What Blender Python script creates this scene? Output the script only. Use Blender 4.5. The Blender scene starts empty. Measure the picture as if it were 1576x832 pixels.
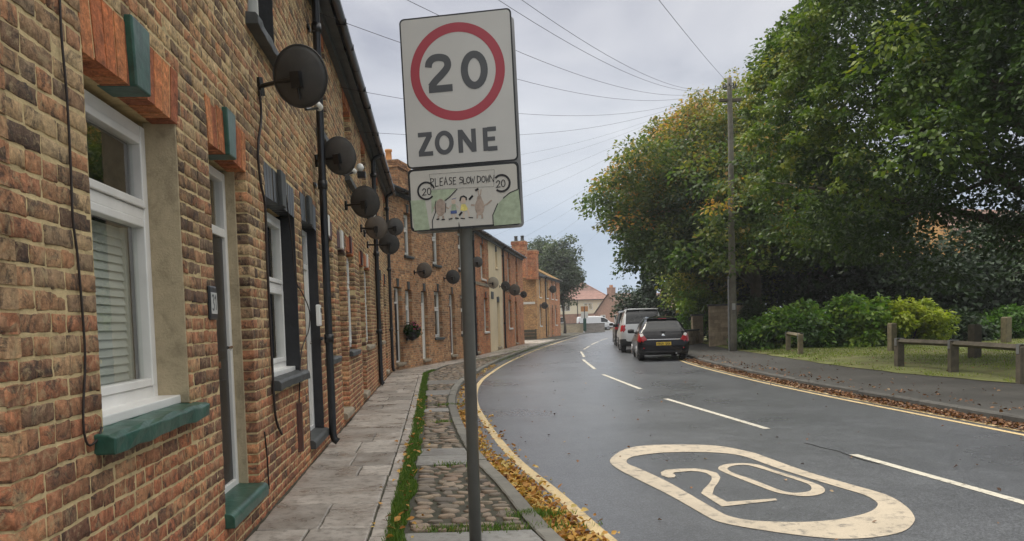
import bpy, math, random
import numpy as np
from mathutils import Vector, Matrix
random.seed(7)
RNG = np.random.default_rng(11)
rad = math.radians
scene = bpy.context.scene
COL = scene.collection
H = 1.38
# ---------------------------------------------------------------- camera model (pixels of the 1576x832 photograph)
F_, CX_, CY_ = 1200.0, 788.0, 558.0
_p, _r = rad(-3.0), rad(1.65)
FW = np.array([0, math.cos(_p), math.sin(_p)]); UP0 = np.array([0, -math.sin(_p), math.cos(_p)]); RT0 = np.array([1.0, 0, 0])
RT = RT0*math.cos(_r) - UP0*math.sin(_r); UP = UP0*math.cos(_r) + RT0*math.sin(_r)
def ray(x, y): return FW + RT*(x-CX_)/F_ - UP*(y-CY_)/F_
def gnd(x, y, z=0.0):
    d = ray(x, y); t = (z-H)/d[2]; q = t*d
    return (q[0], q[1])
def at(x, y, Y):
    d = ray(x, y); t = Y/d[1]; q = t*d
    return (q[0], q[1], q[2]+H)
# ---------------------------------------------------------------- object helpers
def tag(o, label=None, cat=None, group=None, kind=None):
    if label: o['label'] = label
    if cat: o['category'] = cat
    if group: o['group'] = group
    if kind: o['kind'] = kind
    return o
def empty(name, loc=(0,0,0), rz=0.0, label=None, cat=None, group=None, parent=None):
    o = bpy.data.objects.new(name, None); COL.objects.link(o)
    o.location = loc; o.rotation_euler = (0,0,rz); o.empty_display_size = 0.2
    if parent is not None: o.parent = parent
    return tag(o, label, cat, group)
def children(o): return [c for c in COL.objects if c.parent is o]
def copy_tree(o, parent=None, kids=None):
    if kids is None:
        kids = {}
        for c in COL.objects:
            if c.parent is not None: kids.setdefault(c.parent.name, []).append(c)
    c = o.copy(); COL.objects.link(c); c.parent = parent
    for ch in kids.get(o.name, []): copy_tree(ch, c, kids)
    return c
class MB:
    """collects vertices, faces, one float per face ('v') and material slots, links as one mesh object"""
    def __init__(s): s.v=[]; s.f=[]; s.a=[]; s.m=[]
    def add(s, verts, faces, a=0.5, m=0):
        n=len(s.v); s.v.extend(verts)
        for f in faces:
            s.f.append(tuple(i+n for i in f)); s.a.append(a); s.m.append(m)
        return s
    def box(s, x0,x1,y0,y1,z0,z1, a=0.5, m=0):
        V=[(x0,y0,z0),(x1,y0,z0),(x1,y1,z0),(x0,y1,z0),(x0,y0,z1),(x1,y0,z1),(x1,y1,z1),(x0,y1,z1)]
        return s.add(V,[(0,3,2,1),(4,5,6,7),(0,1,5,4),(1,2,6,5),(2,3,7,6),(3,0,4,7)],a,m)
    def prism(s, poly, d0, d1, axis='y', a=0.5, m=0):
        """polygon in the plane across axis, extruded from d0 to d1. y: poly=(x,z); z: poly=(x,y); x: poly=(y,z)"""
        n=len(poly)
        def P(p,d): return (p[0],d,p[1]) if axis=='y' else ((p[0],p[1],d) if axis=='z' else (d,p[0],p[1]))
        V=[P(p,d0) for p in poly]+[P(p,d1) for p in poly]
        Fs=[tuple(range(n)), tuple(range(2*n-1,n-1,-1))]+[(i,i+n,(i+1)%n+n,(i+1)%n) for i in range(n)]
        return s.add(V,Fs,a,m)
    def tube(s, path, r, seg=8, a=0.5, m=0, cap=True):
        P=[Vector(p) for p in path]; n=len(P)
        rr = r if hasattr(r,'__len__') else [r]*n
        V=[]; Fs=[]
        prev=None
        for i in range(n):
            t=(P[min(i+1,n-1)]-P[max(i-1,0)])
            if t.length<1e-9: t=Vector((0,0,1))
            t.normalize()
            if prev is None:
                ref=Vector((0,0,1)) if abs(t.z)<.9 else Vector((1,0,0))
                u=t.cross(ref).normalized()
            else:
                u=(prev-t*prev.dot(t)).normalized()
            prev=u; w=t.cross(u)
            for k in range(seg):
                an=2*math.pi*k/seg
                V.append(tuple(P[i]+(u*math.cos(an)+w*math.sin(an))*rr[i]))
        for i in range(n-1):
            for k in range(seg):
                k2=(k+1)%seg
                Fs.append((i*seg+k,i*seg+k2,(i+1)*seg+k2,(i+1)*seg+k))
        if cap:
            Fs.append(tuple(range(seg-1,-1,-1))); Fs.append(tuple((n-1)*seg+k for k in range(seg)))
        return s.add(V,Fs,a,m)
    def lathe(s, prof, c=(0,0,0), seg=20, a=0.5, m=0):
        V=[]; Fs=[]
        n=len(prof)
        for (r,z) in prof:
            for k in range(seg):
                an=2*math.pi*k/seg
                V.append((c[0]+r*math.cos(an),c[1]+r*math.sin(an),c[2]+z))
        for i in range(n-1):
            for k in range(seg):
                k2=(k+1)%seg
                Fs.append((i*seg+k,i*seg+k2,(i+1)*seg+k2,(i+1)*seg+k))
        Fs.append(tuple(range(seg-1,-1,-1))); Fs.append(tuple((n-1)*seg+k for k in range(seg)))
        return s.add(V,Fs,a,m)
    def xf(s, M):
        s.v=[tuple(M@Vector(p)) for p in s.v]; return s
    def build(s, name, mat, parent=None, smooth=False, bevel=0.0, bseg=2, auto=None):
        me=bpy.data.meshes.new(name); me.from_pydata(s.v,[],s.f); me.update()
        mats = mat if isinstance(mat,(list,tuple)) else [mat]
        for m_ in mats: me.materials.append(m_)
        if len(mats)>1: me.polygons.foreach_set('material_index', s.m)
        at_=me.attributes.new('v','FLOAT','FACE'); at_.data.foreach_set('value', np.array(s.a,dtype=np.float32))
        if smooth: me.polygons.foreach_set('use_smooth',[True]*len(me.polygons))
        o=bpy.data.objects.new(name,me); COL.objects.link(o)
        if parent is not None: o.parent=parent
        if bevel>0:
            b=o.modifiers.new('b','BEVEL'); b.width=bevel; b.segments=bseg; b.limit_method='ANGLE'; b.angle_limit=rad(35)
            if not smooth: b.harden_normals=False
        return o
def np_mesh(name, V, quads, mat, parent=None, a=None, smooth=False, nper=4):
    """fast mesh from numpy: V (n,3); quads (m,nper)"""
    me=bpy.data.meshes.new(name); m=len(quads)
    me.vertices.add(len(V)); me.vertices.foreach_set('co', np.asarray(V,dtype=np.float32).ravel())
    me.loops.add(m*nper); me.loops.foreach_set('vertex_index', np.asarray(quads,dtype=np.int32).ravel())
    me.polygons.add(m); me.polygons.foreach_set('loop_start', np.arange(0,m*nper,nper,dtype=np.int32))
    me.polygons.foreach_set('loop_total', np.full(m,nper,dtype=np.int32))
    me.update(calc_edges=True); me.materials.append(mat)
    if a is not None:
        t=me.attributes.new('v','FLOAT','FACE'); t.data.foreach_set('value', np.asarray(a,dtype=np.float32))
    if smooth: me.polygons.foreach_set('use_smooth',[True]*m)
    o=bpy.data.objects.new(name,me); COL.objects.link(o)
    if parent is not None: o.parent=parent
    return o
def stroke(path, w, closed=False, cap=True):
    """flat ribbon polygon list (quads as 4 2D points) along a 2D path with mitred joints"""
    P=[np.array(p,float) for p in path]; n=len(P); L=[];R=[]
    for i in range(n):
        if closed: a,b=P[(i-1)%n],P[(i+1)%n]
        else: a,b=P[max(i-1,0)],P[min(i+1,n-1)]
        d1=P[i]-a; d2=b-P[i]
        if np.hypot(*d1)<1e-9: d1=d2
        if np.hypot(*d2)<1e-9: d2=d1
        d1/=np.hypot(*d1); d2/=np.hypot(*d2)
        t=d1+d2; t/=max(np.hypot(*t),1e-6); nn=np.array([-t[1],t[0]])
        c=max(nn@np.array([-d1[1],d1[0]]),.35)
        L.append(P[i]+nn*w/2/c); R.append(P[i]-nn*w/2/c)
    k=n if closed else n-1
    return [(L[i],R[i],R[(i+1)%n],L[(i+1)%n]) for i in range(k)]
def catmull(pts, n=8, closed=False):
    P=[np.array(p,float) for p in pts]; out=[]; N=len(P)
    for i in range(N if closed else N-1):
        if closed: p0,p1,p2,p3=P[(i-1)%N],P[i],P[(i+1)%N],P[(i+2)%N]
        else: p0,p1,p2,p3=P[max(i-1,0)],P[i],P[i+1],P[min(i+2,N-1)]
        for k in range(n):
            t=k/n
            out.append(.5*((2*p1)+(-p0+p2)*t+(2*p0-5*p1+4*p2-p3)*t*t+(-p0+3*p1-3*p2+p3)*t**3))
    if not closed: out.append(P[-1])
    return out
# ---------------------------------------------------------------- materials
def newmat(name):
    m=bpy.data.materials.new(name); m.use_nodes=True; nt=m.node_tree
    for n in list(nt.nodes): nt.nodes.remove(n)
    out=nt.nodes.new('ShaderNodeOutputMaterial'); bs=nt.nodes.new('ShaderNodeBsdfPrincipled')
    nt.links.new(bs.outputs[0],out.inputs[0])
    return m,nt,bs,out
def N(nt,t,**k):
    n=nt.nodes.new(t)
    for a,b in k.items(): setattr(n,a,b)
    return n
def c4(c): return (c[0],c[1],c[2],1.0)
def noise(nt, scale, detail=4, rough=.55, vec=None, dist=0.0):
    n=N(nt,'ShaderNodeTexNoise'); n.inputs['Scale'].default_value=scale; n.inputs['Detail'].default_value=detail
    n.inputs['Roughness'].default_value=rough; n.inputs['Distortion'].default_value=dist
    if vec is not None: nt.links.new(vec,n.inputs['Vector'])
    return n.outputs['Fac']
def ramp(nt, fac, stops, interp='LINEAR'):
    r=N(nt,'ShaderNodeValToRGB'); r.color_ramp.interpolation=interp
    e=r.color_ramp.elements
    while len(e)<len(stops): e.new(.5)
    for i,(p,c) in enumerate(stops):
        e[i].position=p; e[i].color=c4(c) if hasattr(c,'__len__') else (c,c,c,1)
    nt.links.new(fac,r.inputs[0]); return r.outputs[0]
def mix(nt, fac, a, b, mode='MIX'):
    m=N(nt,'ShaderNodeMix',data_type='RGBA',blend_type=mode)
    for sock,val in ((m.inputs[0],fac),(m.inputs[6],a),(m.inputs[7],b)):
        if hasattr(val,'is_output'): nt.links.new(val,sock)
        elif hasattr(val,'__len__'): sock.default_value=c4(val)
        else: sock.default_value=val
    return m.outputs[2]
def math_(nt, op, a, b=0.0):
    m=N(nt,'ShaderNodeMath',operation=op)
    for i,val in enumerate((a,b)):
        if hasattr(val,'is_output'): nt.links.new(val,m.inputs[i])
        else: m.inputs[i].default_value=val
    return m.outputs[0]
def attr(nt,name='v'):
    a=N(nt,'ShaderNodeAttribute'); a.attribute_name=name; return a.outputs['Fac']
def bump(nt,bs,h,strength=.3,dist=.01,prev=None):
    b=N(nt,'ShaderNodeBump'); b.inputs['Strength'].default_value=strength; b.inputs['Distance'].default_value=dist
    nt.links.new(h,b.inputs['Height'])
    if prev is not None: nt.links.new(prev,b.inputs['Normal'])
    nt.links.new(b.outputs[0],bs.inputs['Normal']); return b.outputs[0]
def objco(nt): return N(nt,'ShaderNodeTexCoord').outputs['Object']
def pm(name, color, rough=.6, metal=0.0, var=.18, vscale=6.0, bstr=.0, bscale=40.0, spec=.5, dirt=0.0, dirtcol=(.05,.045,.04), coat=0.0, vattr=0.0):
    """painted/plain surface: colour broken up by two noises, optional dirt and per-face value"""
    m,nt,bs,out=newmat(name); co=objco(nt)
    n1=noise(nt,vscale,5,.6,co)
    lo=tuple(max(0,x*(1-var)) for x in color); hi=tuple(min(1,x*(1+var)) for x in color)
    col=ramp(nt,n1,[(.3,lo),(.7,hi)])
    if vattr>0:
        v=attr(nt); k=ramp(nt,v,[(0,1-vattr),(1,1+vattr)]); col=mix(nt,1.0,col,k,'MULTIPLY')
    if dirt>0:
        n2=noise(nt,vscale*.45,6,.7,co,.6)
        f=ramp(nt,n2,[(.45,0.0),(.75,dirt)]); col=mix(nt,f,col,dirtcol)
    nt.links.new(col,bs.inputs['Base Color'])
    bs.inputs['Roughness'].default_value=rough; bs.inputs['Metallic'].default_value=metal
    bs.inputs['Specular IOR Level'].default_value=spec
    if coat: bs.inputs['Coat Weight'].default_value=coat; bs.inputs['Coat Roughness'].default_value=.06
    if bstr>0: bump(nt,bs,noise(nt,bscale,4,.6,co),bstr,.006)
    return m
M={}
def brick_mat(name, stops, soot=.5, smear=.45, mcol=(.50,.385,.22), hgrad=None, fine=1.0):
    m,nt,bs,out=newmat(name); co=objco(nt)
    v=attr(nt)
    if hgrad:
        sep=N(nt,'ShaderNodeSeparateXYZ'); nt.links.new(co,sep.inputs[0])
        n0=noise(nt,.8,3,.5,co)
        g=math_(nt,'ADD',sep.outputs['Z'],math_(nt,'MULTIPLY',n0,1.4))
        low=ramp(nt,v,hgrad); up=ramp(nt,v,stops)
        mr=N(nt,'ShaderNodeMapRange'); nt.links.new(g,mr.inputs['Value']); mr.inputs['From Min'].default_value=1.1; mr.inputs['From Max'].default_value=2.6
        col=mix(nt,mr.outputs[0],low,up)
    else: col=ramp(nt,v,stops)
    n1=noise(nt,22*fine,8,.74,co,.5)
    col=mix(nt,1.0,col,ramp(nt,n1,[(.30,.38),(.5,.98),(.72,1.75)]),'MULTIPLY')
    n2=noise(nt,10*fine,8,.78,co,.9)
    col=mix(nt,ramp(nt,n2,[(.50,0.0),(.60,soot)]),col,(.055,.046,.042))
    n3=noise(nt,13*fine,8,.8,co,1.4)
    mp=N(nt,'ShaderNodeMapping'); mp.inputs['Location'].default_value=(3.1,5.2,1.7); nt.links.new(co,mp.inputs[0]); nt.links.new(mp.outputs[0],n3.node.inputs['Vector'])
    col=mix(nt,ramp(nt,n3,[(.52,0.0),(.62,smear)]),col,mcol)
    n4=noise(nt,.9,4,.6,co,.8); col=mix(nt,1.0,col,ramp(nt,n4,[(.32,(.70,.68,.66)),(.5,(1,1,1)),(.68,(1.22,1.17,1.05))]),'MULTIPLY')
    nt.links.new(col,bs.inputs['Base Color']); bs.inputs['Roughness'].default_value=.86; bs.inputs['Specular IOR Level'].default_value=.3
    b=bump(nt,bs,noise(nt,45*fine,7,.75,co,.5),.9,.014); bump(nt,bs,noise(nt,150,3,.6,co),.35,.004,b)
    return m
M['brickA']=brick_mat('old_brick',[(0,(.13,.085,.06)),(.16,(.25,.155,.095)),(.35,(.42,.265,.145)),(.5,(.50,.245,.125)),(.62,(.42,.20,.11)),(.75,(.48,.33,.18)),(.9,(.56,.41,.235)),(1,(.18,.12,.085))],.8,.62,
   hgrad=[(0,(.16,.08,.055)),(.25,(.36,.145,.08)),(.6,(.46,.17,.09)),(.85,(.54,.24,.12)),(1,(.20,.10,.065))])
M['brickB']=brick_mat('brown_brick',[(0,(.22,.12,.075)),(.4,(.40,.21,.11)),(.7,(.48,.24,.12)),(1,(.52,.33,.18))],.45,.3,(.42,.33,.2),fine=.6)
M['brickR']=brick_mat('red_brick',[(0,(.36,.14,.075)),(.4,(.52,.20,.10)),(.7,(.58,.25,.12)),(1,(.52,.29,.15))],.3,.2,(.45,.34,.24),fine=.5)
M['brickY']=brick_mat('buff_brick',[(0,(.42,.22,.10)),(.4,(.58,.32,.14)),(.7,(.64,.39,.17)),(1,(.54,.28,.13))],.25,.25,(.5,.38,.24),fine=.5)
M['soldier']=brick_mat('rubbed_red_brick',[(0,(.36,.12,.06)),(.5,(.54,.18,.075)),(1,(.60,.25,.11))],.3,.15,(.45,.28,.16),fine=1.0)
def mortar_mat(name,c):
    m,nt,bs,out=newmat(name); co=objco(nt)
    n=noise(nt,7,7,.7,co,.5)
    col=ramp(nt,n,[(.3,tuple(x*.62 for x in c)),(.5,c),(.72,tuple(min(1,x*1.2) for x in c))])
    nt.links.new(col,bs.inputs['Base Color']); bs.inputs['Roughness'].default_value=.95; bs.inputs['Specular IOR Level'].default_value=.15
    bump(nt,bs,noise(nt,70,6,.75,co,.4),.8,.012); return m
M['mortarA']=mortar_mat('sandy_lime_mortar',(.66,.52,.29))
M['mortarB']=mortar_mat('grey_buff_mortar',(.40,.31,.21))
M['cement']=mortar_mat('cement_render',(.47,.39,.26))
M['pvc']=pm('white_upvc',(.80,.79,.76),.3,var=.06,dirt=.32,dirtcol=(.45,.42,.36),vscale=3)
M['white']=pm('white_paint',(.76,.74,.68),.45,var=.06,dirt=.2,dirtcol=(.35,.32,.26))
M['cream']=pm('cream_render',(.82,.68,.46),.8,var=.07,vscale=1.2,bstr=.2,dirt=.25,dirtcol=(.42,.33,.22))
M['green']=pm('bottle_green_paint',(.018,.075,.054),.36,var=.4,vscale=11,bstr=.45,bscale=22,dirt=.45,dirtcol=(.10,.17,.13))
M['green_light']=pm('worn_green_paint',(.10,.24,.20),.32,var=.2,vscale=9,bstr=.2,bscale=25)
M['black']=pm('black_paint',(.017,.017,.018),.35,var=.3,vscale=8,bstr=.2,bscale=30,dirt=.2,dirtcol=(.07,.065,.06))
M['blackbrick']=pm('black_painted_brick',(.018,.018,.02),.45,var=.35,vscale=9,bstr=.6,bscale=14,vattr=.3)
M['charcoal']=pm('charcoal_stone_paint',(.05,.055,.056),.55,var=.25,vscale=6,bstr=.35,bscale=18,dirt=.35,dirtcol=(.13,.13,.12))
M['maroon']=pm('maroon_paint',(.07,.022,.022),.5,var=.3,bstr=.2)
M['stone']=pm('weathered_sandstone',(.30,.25,.18),.85,var=.22,vscale=5,bstr=.5,bscale=25,dirt=.4)
M['slate']=pm('roof_slate',(.075,.078,.085),.5,var=.25,vscale=2,dirt=.3,dirtcol=(.1,.09,.07),vattr=.35)
M['mutedbrick']=pm('muted_far_brick',(.38,.22,.16),.85,var=.2,vscale=3,dirt=.2)
M['palecream']=pm('pale_cream_render',(.82,.74,.56),.8,var=.05)
M['tile']=pm('red_clay_tile',(.28,.16,.13),.8,var=.2,vscale=2,vattr=.3,dirt=.3,dirtcol=(.16,.10,.08))
M['mustard']=pm('lichened_tile',(.42,.26,.10),.85,var=.2,vscale=2,vattr=.2)
M['tilebrown']=pm('brown_concrete_tile',(.20,.12,.09),.85,var=.2,vscale=2,vattr=.25)
M['pot']=pm('terracotta_pot',(.55,.26,.10),.8,var=.15,bstr=.2)
M['iron']=pm('black_cast_iron',(.012,.012,.013),.3,var=.3,vscale=10,bstr=.1)
M['dish']=pm('dark_grey_dish',(.052,.052,.051),.6,var=.35,vscale=4,dirt=.5,dirtcol=(.11,.10,.085))
M['dishgrey']=pm('faded_grey_dish',(.10,.10,.098),.65,var=.25,vscale=4,dirt=.5,dirtcol=(.06,.055,.05))
M['dishbrown']=pm('rusty_grey_dish',(.13,.11,.09),.55,var=.25,vscale=5,dirt=.3)
M['dishpale']=pm('pale_dish',(.42,.38,.30),.5,var=.12)
M['chrome']=pm('chrome',(.75,.75,.76),.12,1.0,var=.03)
M['steel']=pm('galvanised_steel',(.34,.35,.35),.42,.75,var=.14,vscale=9,dirt=.2,dirtcol=(.2,.19,.17))
M['pole']=pm('grey_painted_pole',(.125,.13,.122),.36,.0,var=.12,vscale=7,dirt=.25,dirtcol=(.19,.185,.165),coat=.15)
M['cable']=pm('dark_cable',(.022,.014,.011),.6,var=.2)
M['brownpipe']=pm('brown_guard',(.075,.028,.018),.4,var=.2)
M['wood']=pm('weathered_oak',(.22,.185,.12),.85,var=.3,vscale=7,bstr=.5,bscale=30,dirt=.45,dirtcol=(.06,.065,.04))
M['wooddark']=pm('dark_damp_timber',(.09,.075,.052),.8,var=.35,vscale=7,bstr=.5,bscale=30,dirt=.4,dirtcol=(.04,.05,.025))
M['tar']=pm('weathered_larch_pole',(.15,.14,.11),.85,var=.3,vscale=5,bstr=.5,bscale=22,dirt=.35)
M['bark']=pm('tree_bark',(.075,.06,.042),.95,var=.35,vscale=5,bstr=1.0,bscale=18)
M['blind']=pm('pale_blind',(.66,.66,.60),.7,var=.05)
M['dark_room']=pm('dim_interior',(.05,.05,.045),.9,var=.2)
M['kerb']=pm('kerb_stone',(.16,.15,.125),.7,var=.2,vscale=5,bstr=.5,bscale=40,dirt=.45,dirtcol=(.09,.09,.07),vattr=.2)
M['redpaint']=pm('red_flower',(.35,.05,.12),.6,var=.3)
M['basket']=pm('basket_moss',(.045,.04,.045),.9,var=.4,vscale=20,bstr=.6)
M['rubber']=pm('tyre_rubber',(.012,.012,.012),.8,var=.2)
M['alloy']=pm('alloy_wheel',(.35,.35,.36),.35,.6,var=.1)
def glass_mat(name, tint=(.86,.89,.87), refl=1.0, rough=.01):
    m,nt,bs,out=newmat(name); nt.nodes.remove(bs)
    tr=N(nt,'ShaderNodeBsdfTransparent'); tr.inputs[0].default_value=c4(tint)
    gl=N(nt,'ShaderNodeBsdfGlossy'); gl.inputs['Roughness'].default_value=rough; gl.inputs[0].default_value=(refl,refl,refl,1)
    lw=N(nt,'ShaderNodeLayerWeight'); lw.inputs['Blend'].default_value=.5
    f2=math_(nt,'ADD',math_(nt,'MULTIPLY',math_(nt,'POWER',lw.outputs['Facing'],3.6),.90),.09)
    mx=N(nt,'ShaderNodeMixShader'); nt.links.new(f2,mx.inputs[0]); nt.links.new(tr.outputs[0],mx.inputs[1]); nt.links.new(gl.outputs[0],mx.inputs[2])
    nt.links.new(mx.outputs[0],out.inputs[0]); return m
M['glass']=glass_mat('window_glass')
M['carglass']=pm('tinted_car_glass',(.012,.014,.015),.05,var=.05,spec=.5)
def leaf_mat(name, stops, trans=.35, rough=.5):
    m,nt,bs,out=newmat(name)
    col=ramp(nt,attr(nt),stops)
    nt.links.new(col,bs.inputs['Base Color']); bs.inputs['Roughness'].default_value=rough; bs.inputs['Specular IOR Level'].default_value=.35
    tl=N(nt,'ShaderNodeBsdfTranslucent'); br=mix(nt,1.0,col,(1.25,1.35,.7),'MULTIPLY'); nt.links.new(br,tl.inputs[0])
    mx=N(nt,'ShaderNodeMixShader'); mx.inputs[0].default_value=trans
    nt.links.new(bs.outputs[0],mx.inputs[1]); nt.links.new(tl.outputs[0],mx.inputs[2]); nt.links.new(mx.outputs[0],out.inputs[0]); return m
# per-leaf value: 0..0.75 greens dark->yellow green, above that autumn tints
M['leaf']=leaf_mat('autumn_broad_leaf',[(0,(.028,.05,.018)),(.35,(.055,.10,.026)),(.6,(.115,.155,.034)),(.74,(.22,.20,.045)),(.8,(.36,.27,.06)),(.9,(.44,.24,.06)),(1,(.36,.13,.045))],.45)
M['lime']=leaf_mat('lime_leaf',[(0,(.020,.042,.010)),(.4,(.042,.085,.015)),(.7,(.11,.17,.024)),(.9,(.22,.26,.04)),(1,(.34,.30,.05))],.30)
M['laurel']=leaf_mat('laurel_leaf',[(0,(.03,.08,.012)),(.5,(.11,.23,.03)),(1,(.28,.38,.05))],.35,.38)
M['yellowleaf']=leaf_mat('golden_shrub_leaf',[(0,(.09,.14,.02)),(.5,(.29,.37,.035)),(1,(.50,.52,.06))],.4,.45)
M['darkleaf']=leaf_mat('shade_leaf',[(0,(.010,.024,.008)),(.5,(.022,.05,.014)),(1,(.05,.085,.022))],.2)
M['conifer']=leaf_mat('conifer_spray',[(0,(.012,.028,.016)),(.5,(.022,.045,.022)),(1,(.04,.065,.03))],.1)
M['greyleaf']=leaf_mat('grey_green_leaf',[(0,(.03,.05,.028)),(.5,(.07,.10,.055)),(1,(.13,.16,.09))],.3)
M['grassblade']=leaf_mat('grass_blade',[(0,(.04,.08,.014)),(.5,(.10,.19,.03)),(.85,(.17,.25,.05)),(1,(.30,.25,.10))],.3)
M['lawnblade']=leaf_mat('lawn_blade',[(0,(.07,.11,.016)),(.5,(.18,.25,.035)),(1,(.32,.34,.07))],.35)
M['litter']=leaf_mat('fallen_leaf',[(0,(.06,.028,.014)),(.25,(.20,.08,.025)),(.5,(.42,.19,.04)),(.75,(.56,.32,.07)),(.9,(.62,.46,.16)),(1,(.16,.17,.04))],.2,.55)
M['litterdark']=leaf_mat('damp_fallen_leaf',[(0,(.04,.02,.012)),(.5,(.14,.06,.025)),(.85,(.28,.14,.06)),(1,(.36,.28,.18))],.1,.6)
def asphalt_mat(name, c, r0=.38, r1=.62, patch=.25):
    m,nt,bs,out=newmat(name); co=objco(nt)
    g=noise(nt,75,3,.85,co); p=noise(nt,.45,5,.6,co); p2=noise(nt,5,5,.65,co)
    col=ramp(nt,g,[(.36,tuple(x*.5 for x in c)),(.5,c),(.66,tuple(x*2.0 for x in c))])
    col=mix(nt,1.0,col,ramp(nt,p,[(.3,1-patch),(.7,1+patch)]),'MULTIPLY')
    col=mix(nt,1.0,col,ramp(nt,p2,[(.3,.88),(.7,1.12)]),'MULTIPLY')
    nt.links.new(col,bs.inputs['Base Color'])
    rg=ramp(nt,p,[(.3,r0),(.7,r1)]); nt.links.new(rg,bs.inputs['Roughness']); bs.inputs['Specular IOR Level'].default_value=.5
    bump(nt,bs,noise(nt,90,4,.8,co),.4,.005); return m
M['asphalt']=asphalt_mat('damp_asphalt',(.088,.093,.102),.25,.36,.12)
M['footasphalt']=asphalt_mat('dark_footway_asphalt',(.042,.040,.036),.6,.8,.3)
def paint_mat(name,c,wear=.5,ws=18):
    m,nt,bs,out=newmat(name); co=objco(nt)
    n=noise(nt,ws,7,.75,co); n2=noise(nt,1.6,4,.6,co); g=noise(nt,150,2,.7,co)
    f=math_(nt,'MULTIPLY',ramp(nt,n,[(.52,0.0),(.66,1.0)]),wear)
    col=ramp(nt,n2,[(.3,tuple(x*.78 for x in c)),(.7,c)])
    col=mix(nt,1.0,col,ramp(nt,g,[(.3,.8),(.7,1.08)]),'MULTIPLY')
    col=mix(nt,f,col,(.09,.088,.085)); nt.links.new(col,bs.inputs['Base Color']); bs.inputs['Roughness'].default_value=.6
    bump(nt,bs,g,.4,.004); return m
M['linewhite']=paint_mat('worn_white_line',(.62,.585,.49),.75,11)
M['roundel']=paint_mat('worn_road_roundel',(.52,.445,.34),.75,9)
M['lineyellow']=paint_mat('worn_yellow_line',(.68,.52,.27),.7)
def slab_mat(name,c,r0=.28,r1=.62,tint=None):
    m,nt,bs,out=newmat(name); co=objco(nt)
    v=attr(nt); n=noise(nt,2.2,6,.65,co,.3); n2=noise(nt,14,6,.7,co); g=noise(nt,130,3,.7,co)
    col=ramp(nt,n,[(.28,tuple(x*.62 for x in c)),(.55,c),(.75,tuple(min(1,x*1.25) for x in c))])
    col=mix(nt,1.0,col,ramp(nt,v,tint or [(0,.66),(1,1.22)]),'MULTIPLY')
    col=mix(nt,ramp(nt,n2,[(.48,0.0),(.66,.7)]),col,(.10,.085,.065))
    col=mix(nt,1.0,col,ramp(nt,g,[(.3,.82),(.7,1.15)]),'MULTIPLY')
    nt.links.new(col,bs.inputs['Base Color'])
    nt.links.new(ramp(nt,n,[(.35,r0),(.65,r1)]),bs.inputs['Roughness'])
    b=bump(nt,bs,n2,.35,.01); bump(nt,bs,g,.3,.003,b); return m
M['flag']=slab_mat('damp_york_flagstone',(.42,.38,.335),.20,.55)
M['cobble']=slab_mat('cobble_stone',(.25,.215,.175),.62,.9,[(0,(.5,.5,.52)),(.35,(.8,.76,.7)),(.6,(1.1,1.0,.86)),(.8,(1.0,.82,.72)),(1,(1.25,1.2,1.1))])
M['kerbdark']=pm('dark_kerb_stone',(.075,.072,.065),.8,var=.25,vscale=5,bstr=.5,bscale=40,dirt=.5,vattr=.2)
M['band']=slab_mat('stone_band',(.27,.26,.235))
M['earth']=pm('dark_joint_earth',(.06,.055,.04),.95,var=.4,vscale=9,bstr=.8,bscale=60,dirt=.4,dirtcol=(.05,.07,.025))
M['soil']=pm('leafy_soil',(.085,.065,.04),.95,var=.4,vscale=3,bstr=.8,bscale=25,dirt=.4,dirtcol=(.05,.06,.025))
M['lawn']=pm('lawn_turf',(.14,.155,.045),.95,var=.35,vscale=1.2,bstr=.6,bscale=60,dirt=.75,dirtcol=(.12,.085,.045))
M['ground']=pm('far_ground',(.10,.10,.07),.95,var=.3,vscale=.05)
# ---------------------------------------------------------------- terrace houses
class Facade:
    def __init__(s, P0, P1):
        s.O=np.array(P0,float); d=np.array(P1,float)-s.O; s.L=np.hypot(*d); s.D=d/s.L; s.N=np.array([s.D[1],-s.D[0]])
        s.rz=math.atan2(s.D[1],s.D[0])
    def w(s,u,out=0.0,z=0.0): p=s.O+s.D*u+s.N*out; return (p[0],p[1],z)
    def U(s,x,y=500.0,out=0.0):
        d=ray(x,y); o=s.O+s.N*out; t=(o@s.N)/(d[:2]@s.N); return float((t*d[:2]-o)@s.D), float(H+t*d[2])
COURSE=.0757
def free(u0,u1,holes,z):
    iv=[(u0,u1)]
    for (a,b,za,zb) in holes:
        if za<z<zb:
            nx=[]
            for (p,q) in iv:
                if b<=p or a>=q: nx.append((p,q))
                else:
                    if a-p>.012: nx.append((p,a))
                    if q-b>.012: nx.append((b,q))
            iv=nx
    return iv
def brick_list(u0,u1,z0,z1,holes,seed):
    r=random.Random(seed); out=[]; k=0; z=z0
    while z<z1-.03:
        h=min(COURSE-.0105,z1-z)
        header=(k%4==2); w=.112 if header else .224
        off=(0 if k%2 else .112)+(.056 if header else 0)+r.uniform(-.02,.02)
        for (a,b) in free(u0,u1,holes,z+h*.5):
            x=a+((off-a)%w)-w
            while x<b:
                ww=w
                if not header and r.random()<.14: ww=w*.5      # snapped half bricks
                if b-(x+ww)<.06: ww=b-x
                if x<a and x+ww-a<.06: x+=ww-w if False else 0; ww=ww+w*.5
                xa,xb=(a-.004 if x+.006<=a else x+r.uniform(.002,.007)),(b+.004 if x+ww-.006>=b else x+ww-r.uniform(.002,.007))
                if xb-xa>.03: out.append((xa,xb,z+r.uniform(-.003,.003),z+h+r.uniform(-.003,.003),r.random()))
                x+=ww
        z+=COURSE; k+=1
    return out
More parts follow.
